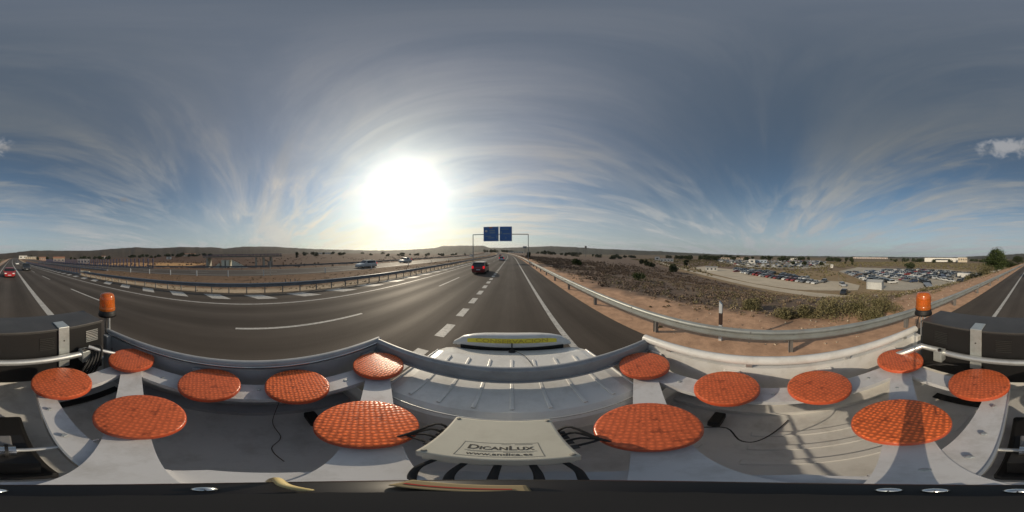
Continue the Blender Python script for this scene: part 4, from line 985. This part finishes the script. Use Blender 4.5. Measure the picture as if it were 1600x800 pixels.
# overpass with white abutments at the left
ov = thing('overpass', 'small overpass with dark blue parapet and pale wing walls beyond the oncoming lanes', 'bridge', (-66, -4, 0))
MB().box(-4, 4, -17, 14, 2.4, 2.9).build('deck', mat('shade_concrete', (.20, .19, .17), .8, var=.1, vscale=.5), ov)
for xx in (3.9, -3.9):
    pr_ = MB().box(xx-.05, xx+.05, -17, 14, 3.45, 3.55).box(xx-.04, xx+.04, -17, 14, 3.15, 3.22)
    for q in range(21): pr_.box(xx-.06, xx+.06, -17+1.52*q, -16.85+1.52*q, 2.9, 3.6)
    pr_.build('parapet', BLUEF, ov)
MB().box(-3, 4.05, -9.4, -6.4, -1.8, 1.3).add([(4.06, -5.4, -1.8), (4.06, -5.4, 1.4), (4.06, .6, -1.8), (1.5, -5.4, -1.8), (1.5, -5.4, 1.4), (1.5, .6, -1.8)], [(0, 1, 2), (3, 4, 5), (0, 3, 4, 1), (1, 4, 5, 2), (0, 2, 5, 3)]).add([(4.06, -13, -1.8), (4.06, -10.2, 0.2), (4.06, -10.2, -1.8), (1.5, -13, -1.8), (1.5, -10.2, .2), (1.5, -10.2, -1.8)], [(0, 1, 2), (3, 4, 5), (0, 1, 4, 3), (1, 2, 5, 4), (0, 2, 5, 3)]).build('wing_wall', mat('cream_concrete', (.75, .72, .58), .8, var=.12), ov)
MB().box(4.06, 4.10, -8.1, -7.7, -1.7, 1.2).build('wall_joint', INK, ov)
for y in (-15.5, 4, 7, 10): MB().box(-2.5, 3.2, y-.35, y+.35, -2.5, 2.2).build('pillar', CONC, ov)

# towers and masts
wt = thing('floodlight_mast', 'slim mast with a bulky dark head on the horizon right of the gantry', 'mast', (*azp((915/1600-.5)*360, 330), -4))
MB().tube([(0, 0, 0), (0, 0, 20)], .45, 8, r2=.3).build('shaft', POST, wt); MB().bevbox(-2.1, 2.1, -1, 1, 17.5, 22.5, .5).build('head', POST, wt)
for i, (px_, r_, hgt, w_) in enumerate(((949, 420, 17, 6), (1424, 300, 11, 1.2), (1494, 380, 15, 1.0), (820, 135, 7.8, 1.6))):
    t = thing('pylon', ('faint pylon with a wide crossbar on the horizon', 'thin lattice mast above the gravel lot', 'thin mast beside the long white warehouse', 'dark mast with a small head beside the gantry foot')[i], 'mast', (*azp((px_/1600-.5)*360, r_), -4 if i < 3 else 0))
    MB().tube([(0, 0, 0), (0, 0, hgt)], .16, 6).build('shaft', GALV3, t); MB().box(-w_, w_, -.12, .12, hgt-.8, hgt-.5 if i < 3 else hgt+.9).build('crossarm', GALV3, t)

# lamp posts / fence poles of the gravel lot
pf = MB().tube([(0, 0, 0), (0, 0, 4.6)], .05, 6); f0 = None
for k, (x, y) in enumerate(((26, -58), (25.5, -72), (26, -86), (27, -100), (44, -30.5), (60, -28), (100, -140), (80, -144), (120, -120), (60, -138))):
    if f0 is None: f0 = pf.build('fence_pole', GALV3, None, **tagk('thin grey pole of the fence round the gravel lot', 'pole', 'poles round the parking lots')); o = f0
    else: o = f0.copy(); COL.objects.link(o)
    o.location = (x, y, -8); o['label'] = 'thin grey pole '+['beside the long grey flat trailer', 'between the grey trailer and the white row', 'next to the first box trailer', 'beyond the second box trailer', 'at the door side of the white cabin', 'behind the white cabin', 'at the back corner of the gravel lot', 'at the far middle of the gravel lot', 'at the far outer corner of the gravel lot', 'at the far roadside corner of the gravel lot'][k]

# ------------------------------------------------------------------ vegetation
def leaf_quads(centers, sizes, n_per, leaf, flat=.6, rng=RNG):
    """scatter small leaf faces through ellipsoids; returns verts, quads"""
    C = np.repeat(centers, n_per, 0); Sz = np.repeat(sizes, n_per, 0); n = len(C)
    d = rng.normal(size=(n, 3)); d /= np.linalg.norm(d, axis=1, keepdims=True); r = rng.uniform(.35, 1, (n, 1))**.6
    P = C+d*r*Sz; P[:, 2] = np.maximum(P[:, 2], C[:, 2]-Sz[:, 2]*.5)
    a = rng.normal(size=(n, 3)); a /= np.linalg.norm(a, axis=1, keepdims=True); b = np.cross(a, rng.normal(size=(n, 3))); b /= np.linalg.norm(b, axis=1, keepdims=True)
    s = (leaf*rng.uniform(.6, 1.5, (n, 1))) if np.isscalar(leaf) else np.repeat(leaf, n_per, 0)[:, None]*rng.uniform(.6, 1.5, (n, 1))
    V = np.stack([P-a*s-b*s*.35, P+a*s*.2-b*s*.7, P+a*s+b*s*.3, P-a*s*.2+b*s*.6], 1).reshape(-1, 3)
    return V, np.arange(n*4).reshape(-1, 4)
TANL = leaf_mat('tan_grass_leaf', (.20, .15, .09), (.34, .26, .16), .4)
OLT = leaf_mat('olive_tan_leaf', (.095, .092, .040), (.27, .225, .125), .5)
DRY = leaf_mat('dry_scrub_leaf', (.105, .074, .058), (.25, .185, .135), .3)
OLV = leaf_mat('olive_scrub_leaf', (.085, .082, .040), (.21, .185, .095), .4)
GRN = leaf_mat('green_leaf', (.022, .038, .014), (.085, .11, .035), .8)
DGR = leaf_mat('dark_tree_leaf', (.018, .026, .012), (.060, .072, .030), .7)
def scatter(name, m, n, uf, vf, size, per, leaf, keep, label, zoff=0):
    u = uf(n); v = vf(n); k = keep(u, v); u, v = u[k], v[k]; z = ground_z(u, v); x = u+Cx(v)
    s = RNG.uniform(*size, len(u)); dist = np.hypot(x, v)
    c = np.stack([x, v, z+s*.35+zoff], 1); sz = np.stack([s*1.25, s*1.25, s*.8], 1)
    V_, Q = leaf_quads(c, sz, per, leaf*np.clip(dist/22, 1, 5)*np.ones(len(u)))
    return link(name, np_mesh(name, V_, Q, [m]), kind='stuff', label=label, category='scrub')
Ru = lambda a, b: (lambda n: RNG.uniform(a, b, n))
def keep_right(u, v):
    e = 8.0+1.8*fbm(u*.35, v*.35, 11)+2.0*sst(-v/30)
    n = fbm(u*.25, v*.25, 91)+.3*fbm(u*.9, v*.9, 92)
    return (u > e) & (u < upath(v)-1.5) & (n > .02+RNG.uniform(-.4, .4, len(u)))
scatter('dry_scrub', DRY, 11000, lambda n: 7+RNG.exponential(26, n), lambda n: RNG.normal(30, 45, n), (.12, .36), 22, .06, lambda u, v: keep_right(u, v) & (v > -12+RNG.uniform(-10, 10, len(u))) & (u < 140), 'low dry brown scrub covering the slope beyond the right guard rail')
scatter('olive_scrub', OLT, 6500, lambda n: 7+RNG.exponential(14, n), lambda n: RNG.normal(-35, 40, n), (.12, .38), 24, .055, lambda u, v: keep_right(u, v) & (v < 12+RNG.uniform(-12, 12, len(u))), 'olive green scrub on the embankment behind right')
scatter('tan_grass', TANL, 9000, lambda n: 6+RNG.exponential(22, n), lambda n: RNG.normal(0, 45, n), (.05, .2), 14, .04, lambda u, v: (u < upath(v)-1) & (u > 7) & (fbm(u*.3, v*.3, 191) > .1), 'tan dry grass tufts between the scrub on the slope')
scatter('verge_weeds', OLV, 900, lambda n: RNG.uniform(4.4, 9, n), lambda n: RNG.normal(0, 50, n), (.05, .16), 16, .04, lambda u, v: fbm(u*.8, v*.8, 93) > .35, 'small weeds on the orange soil verge')
scatter('median_grass', TANL, 2600, lambda n: RNG.uniform(-21.5, -12.3, n), lambda n: RNG.normal(10, 55, n), (.04, .11), 14, .035, lambda u, v: fbm(u*.5, v*.5, 94) > -.1, 'dry low grass in the median between the carriageways')
scatter('field_scrub', DRY, 1100, lambda n: -36-RNG.exponential(90, n), lambda n: RNG.normal(0, 130, n), (.15, .5), 14, .09, lambda u, v: fbm(u*.03, v*.03, 95) > -.2, 'low brownish scrub on the field beyond the oncoming lanes')
def keep_lots(u, v):
    x = u+Cx(v)
    lotA = (x > 42) & (x < 145) & (v > -33) & (v < 64) & (v < (x-44)*.78-20+18) & (v > (x-44)*.78-46)
    lotB = (v < -34-(x-45)*.22) & (v > -142) & (x > 25) & (x < 150)
    track = np.abs(u-upath(v)-2) < 4.5
    return ~(lotA | lotB | track) & (u > upath(v)+1)
scatter('valley_scrub', OLT, 7000, lambda n: RNG.uniform(26, 330, n), lambda n: RNG.uniform(-330, 260, n), (.3, 1.1), 16, .09, keep_lots, 'olive and tan scrub between and beyond the parking lots')

def tree(name, x, y, z, h, w, label, m=DGR, cat='tree', group=None, nblob=None, leaf=.16, per=240, trunk=.3, low=.3, seed=0):
    rg = np.random.default_rng(seed+int(abs(x)*7+abs(y)*3)); t = thing(name, label, cat, (x, y, z), 0, group)
    tb = MB(); tb.tube([(0, 0, -.5), (.03*h, .0, h*.25), (.0, .02*h, h*.55), (.02*h, 0, h*.85)], h*.035*trunk/.3, 7, r2=h*.008)
    nb = nblob or 9; cs = []; ss = []
    for k in range(nb):
        a = rg.uniform(0, 2*PI); rr = w*.5*rg.uniform(.15, .72); zz = h*(low+(1-low)*rg.uniform(.12, .86)); s = w*rg.uniform(.16, .30)
        if zz > h*.75: rr *= .55
        cs.append((rr*math.cos(a), rr*math.sin(a), zz)); ss.append((s, s, s*.85))
        tb.tube([(0, 0, h*low*.8), (rr*math.cos(a)*.5, rr*math.sin(a)*.5, (h*low+zz)/2), cs[-1]], h*.012, 5, r2=h*.004)
    tb.build('trunk', BARK, t)
    V_, Q = leaf_quads(np.array(cs), np.array(ss), per, leaf, rng=rg); link('crown', np_mesh('crown', V_, Q, [m]), t); return t
# big shrub-tree by the rear rail
tree('roadside_tree', *azp((1558/1600-.5)*360, 60), -1.6, 7.2, 10.5, 'tall bushy dark green tree beside the guard rail behind the truck', GRN, nblob=34, leaf=.17, per=320, low=.10)
tree('roadside_bush', *azp((1545/1600-.5)*360, 47), -2.4, 2.8, 5.0, 'low olive bush in front of the tall roadside tree', OLV, 'bush', nblob=10, leaf=.10, per=260, low=.05)
tree('roadside_bush', *azp((1530/1600-.5)*360, 54), -3.6, 2.6, 5.0, 'olive bush at the lower side of the tall roadside tree', OLV, 'bush', nblob=10, leaf=.10, per=240, low=.05)
for px_, r_, h_, w_, lb in ((1578, 78, 3.6, 8, 'dark shrub mass right behind the tall roadside tree, next to the rail'), (1592, 110, 4.6, 12, 'far dark clump of trees where the rear guard rail vanishes'), (1520, 75, 3.2, 7, 'low dark shrub mass on the valley side of the tall roadside tree')):
    x, y = azp((px_/1600-.5)*360, r_); tree('shrub_mass', x, y, gz(x, y), h_, w_, lb, DGR if r_ > 75 else OLV, 'shrub', nblob=16, leaf=.17, per=260, low=.05)
tree('lone_tree', *azp((464/1600-.5)*360, 210), -1.8, 8.8, 5.2, 'lone dark conifer standing out on the left skyline', DGR, nblob=12, leaf=.3, per=220, low=.15)
for i, (px_, r_, h_, w_, zg) in enumerate(((826, 95, 3.4, 3.2, 0), (996, 22.5, .9, 2.4, None), (902, 45, 1.8, 3, None), (1052, 88, 4.6, 6.5, None), (1440-18, 165, 4.6, 12, -8), (1283, 200, 4.6, 6, -8), (1240, 190, 5, 6, -8), (1258, 196, 4.8, 7, -8), (1322, 205, 9.5, 4, -8), (1332, 200, 8.5, 4, -8), (1072, 150, 6.5, 5, -8), (1010, 135, 5, 6, None), (1018, 120, 4.2, 5, None), (1003, 145, 5, 5, None))):
    x, y = azp((px_/1600-.5)*360, r_); zz = gz(x, y) if zg is None else zg
    lab = ('dark bush at the foot of the right gantry post', 'dark green bush on the soil edge beyond the right rail ahead', 'low bush beside the rail well ahead', 'round dark bush beside the start of the track', 'wide dark thicket above the gravel lot', 'third of three round trees beyond the sandy lot', 'first of three round trees beyond the sandy lot, farthest from the cabin', 'middle of three round trees beyond the sandy lot', 'tall brownish cypress-like tree between the two lots', 'second narrow tree between the two lots', 'small dark tree by the green patch left of the track', 'dark tree at the corner of the ploughed brown field', 'lower tree in the clump at the field corner', 'left tree in the clump at the field corner')[i]
    tree('tree' if h_ > 3 else 'bush', x, y, zz, h_, w_, lab, GRN if i in (1, 2) else DGR, 'tree' if h_ > 3 else 'bush', nblob=9, leaf=max(.06, r_*.0026), per=200, low=.15)
# near green bushes, right, on the slope
for i, (px_, yy, w_, h_) in enumerate(((1300, 490, 3.2, 1.0), (1340, 487, 2.8, 1.0), (1262, 492, 1.8, .7), (1385, 484, 2.6, .8), (1230, 496, 1.6, .55), (1365, 497, 2.0, .7), (1180, 482, 1.9, .6))):
    az = (px_/1600-.5)*360; dep = (yy-(400-4*math.cos(R(az))))*.225; best = None
    for rr in np.arange(5, 60, .25):
        x, y = azp(az, rr); z = gz(x, y)
        if (z-H)/rr <= -math.tan(R(dep)): best = (x, y, z)
        else:
            break
    x, y, z = best
    tree('bush', x, y, z, h_*.62, w_*.72, ('broad olive bush on the slope, largest below the lots', 'green bush next to the broad olive bush', 'small green bush left of the broad olive bush', 'green bush nearest to the right beacon', 'small low bush in front of the sandy lot', 'grassy bush close to the rail near the right beacon', 'dry low bush behind the marker post')[i], OLT, 'bush', nblob=9, leaf=.032, per=330, low=.02)
# belts of distant trees
LAND = [(36, 'the white shed behind'), (65, 'the pinkish houses'), (92, 'the cream two-part house'), (131, 'the grey flat-roofed block'), (162, 'the small white farmhouse'), (215, 'the orange bank'), (264, 'the tiny white hut'), (297, 'the beige farm buildings'), (330, 'the overpass start'), (464, 'the lone conifer'), (505, 'the greenhouse line'), (569, 'the nearer silver hatchback'), (627, 'the silver saloon'), (690, 'the flat-topped ridge'), (739, 'the left gantry post'), (781, 'the gantry panels'), (806, 'the pale service building'), (826, 'the right gantry post'), (862, 'the ridge right of the gantry'), (915, 'the floodlight mast'), (949, 'the faint pylon'), (985, 'the ploughed brown field'), (1027, 'the tank-like hut'), (1042, 'the long white shed'), (1072, 'the green patch'), (1112, 'the small containers'), (1145, 'the beige industrial units'), (1175, 'the white cube building'), (1200, 'the pale blue workshop'), (1240, 'the white-roofed workshop'), (1300, 'the slim kiosk'), (1328, 'the tall cypress-like trees'), (1400, 'the pinkish town blocks'), (1424, 'the lattice mast'), (1450, 'the near end of the long warehouse'), (1494, 'the thin warehouse mast'), (1510, 'the cream office block'), (1540, 'the tall roadside tree')]
def belt(name, az0, az1, r0, r1, n, h, label, m=DGR, group='distant trees', z0=None):
    for k in range(n):
        az = RNG.uniform(az0, az1); r = RNG.uniform(r0, r1); x, y = azp(az, r); zz = gz(x, y) if z0 is None else z0
        hh = RNG.uniform(*h); ww = RNG.uniform(h[0], h[1])*RNG.uniform(1.5, 3); px_ = (az/360+.5)*1600; lm = min(LAND, key=lambda q: abs(q[0]-px_))
        lab = ('broad ' if ww > hh*2.2 else 'rounded ')+('tall ' if hh > (h[0]+h[1])/2 else 'low ')+('dark tree ' if k % 2 else 'bushy tree ')+('just left of ' if px_ < lm[0] else 'just right of ')+lm[1]
        tree('distant_tree', x, y, zz, hh, ww, lab, m, 'tree', group, nblob=7, leaf=r*.0022, per=70, low=.08, seed=k)
A_ = lambda px: (px/1600-.5)*360
belt('b', A_(840), A_(1000), 280, 480, 26, (4, 8), 'dark distant tree in the belt right of the gantry', group='trees in the belt right of the gantry')
belt('b', A_(1045), A_(1120), 260, 420, 22, (5, 8), 'dark distant tree behind the white sheds', group='trees behind the white sheds', z0=-6)
belt('b', A_(1120), A_(1330), 330, 620, 44, (5, 9), 'distant tree among the buildings beyond the far lot', group='trees beyond the far lot', z0=-7)
belt('b', A_(1390), A_(1545), 380, 600, 30, (5, 9), 'distant tree on the horizon near the long warehouse', group='trees near the long warehouse', z0=-7)
belt('b', A_(30), A_(330), 330, 640, 46, (4, 8), 'dark distant tree below the left hills', group='trees below the left hills')
belt('b', A_(470), A_(745), 260, 520, 30, (3, 6), 'low distant tree on the plain under the sun', group='trees on the plain under the sun')
belt('b', A_(757), A_(800), 380, 560, 12, (4, 7), 'distant tree beside the motorway ahead', group='trees beside the motorway ahead')

# ------------------------------------------------------------------ small litter: stones on the verge
vs_, qs_ = leaf_quads(np.stack([RNG.uniform(4.3, 9, 700), RNG.normal(0, 14, 700), np.full(700, .0)], 1), np.tile([.05, .05, .02], (700, 1)), 3, .03)
link('verge_stones', np_mesh('verge_stones', vs_, qs_, [SANDL]), kind='stuff', label='small pale stones on the orange soil beside the rail', category='stones')
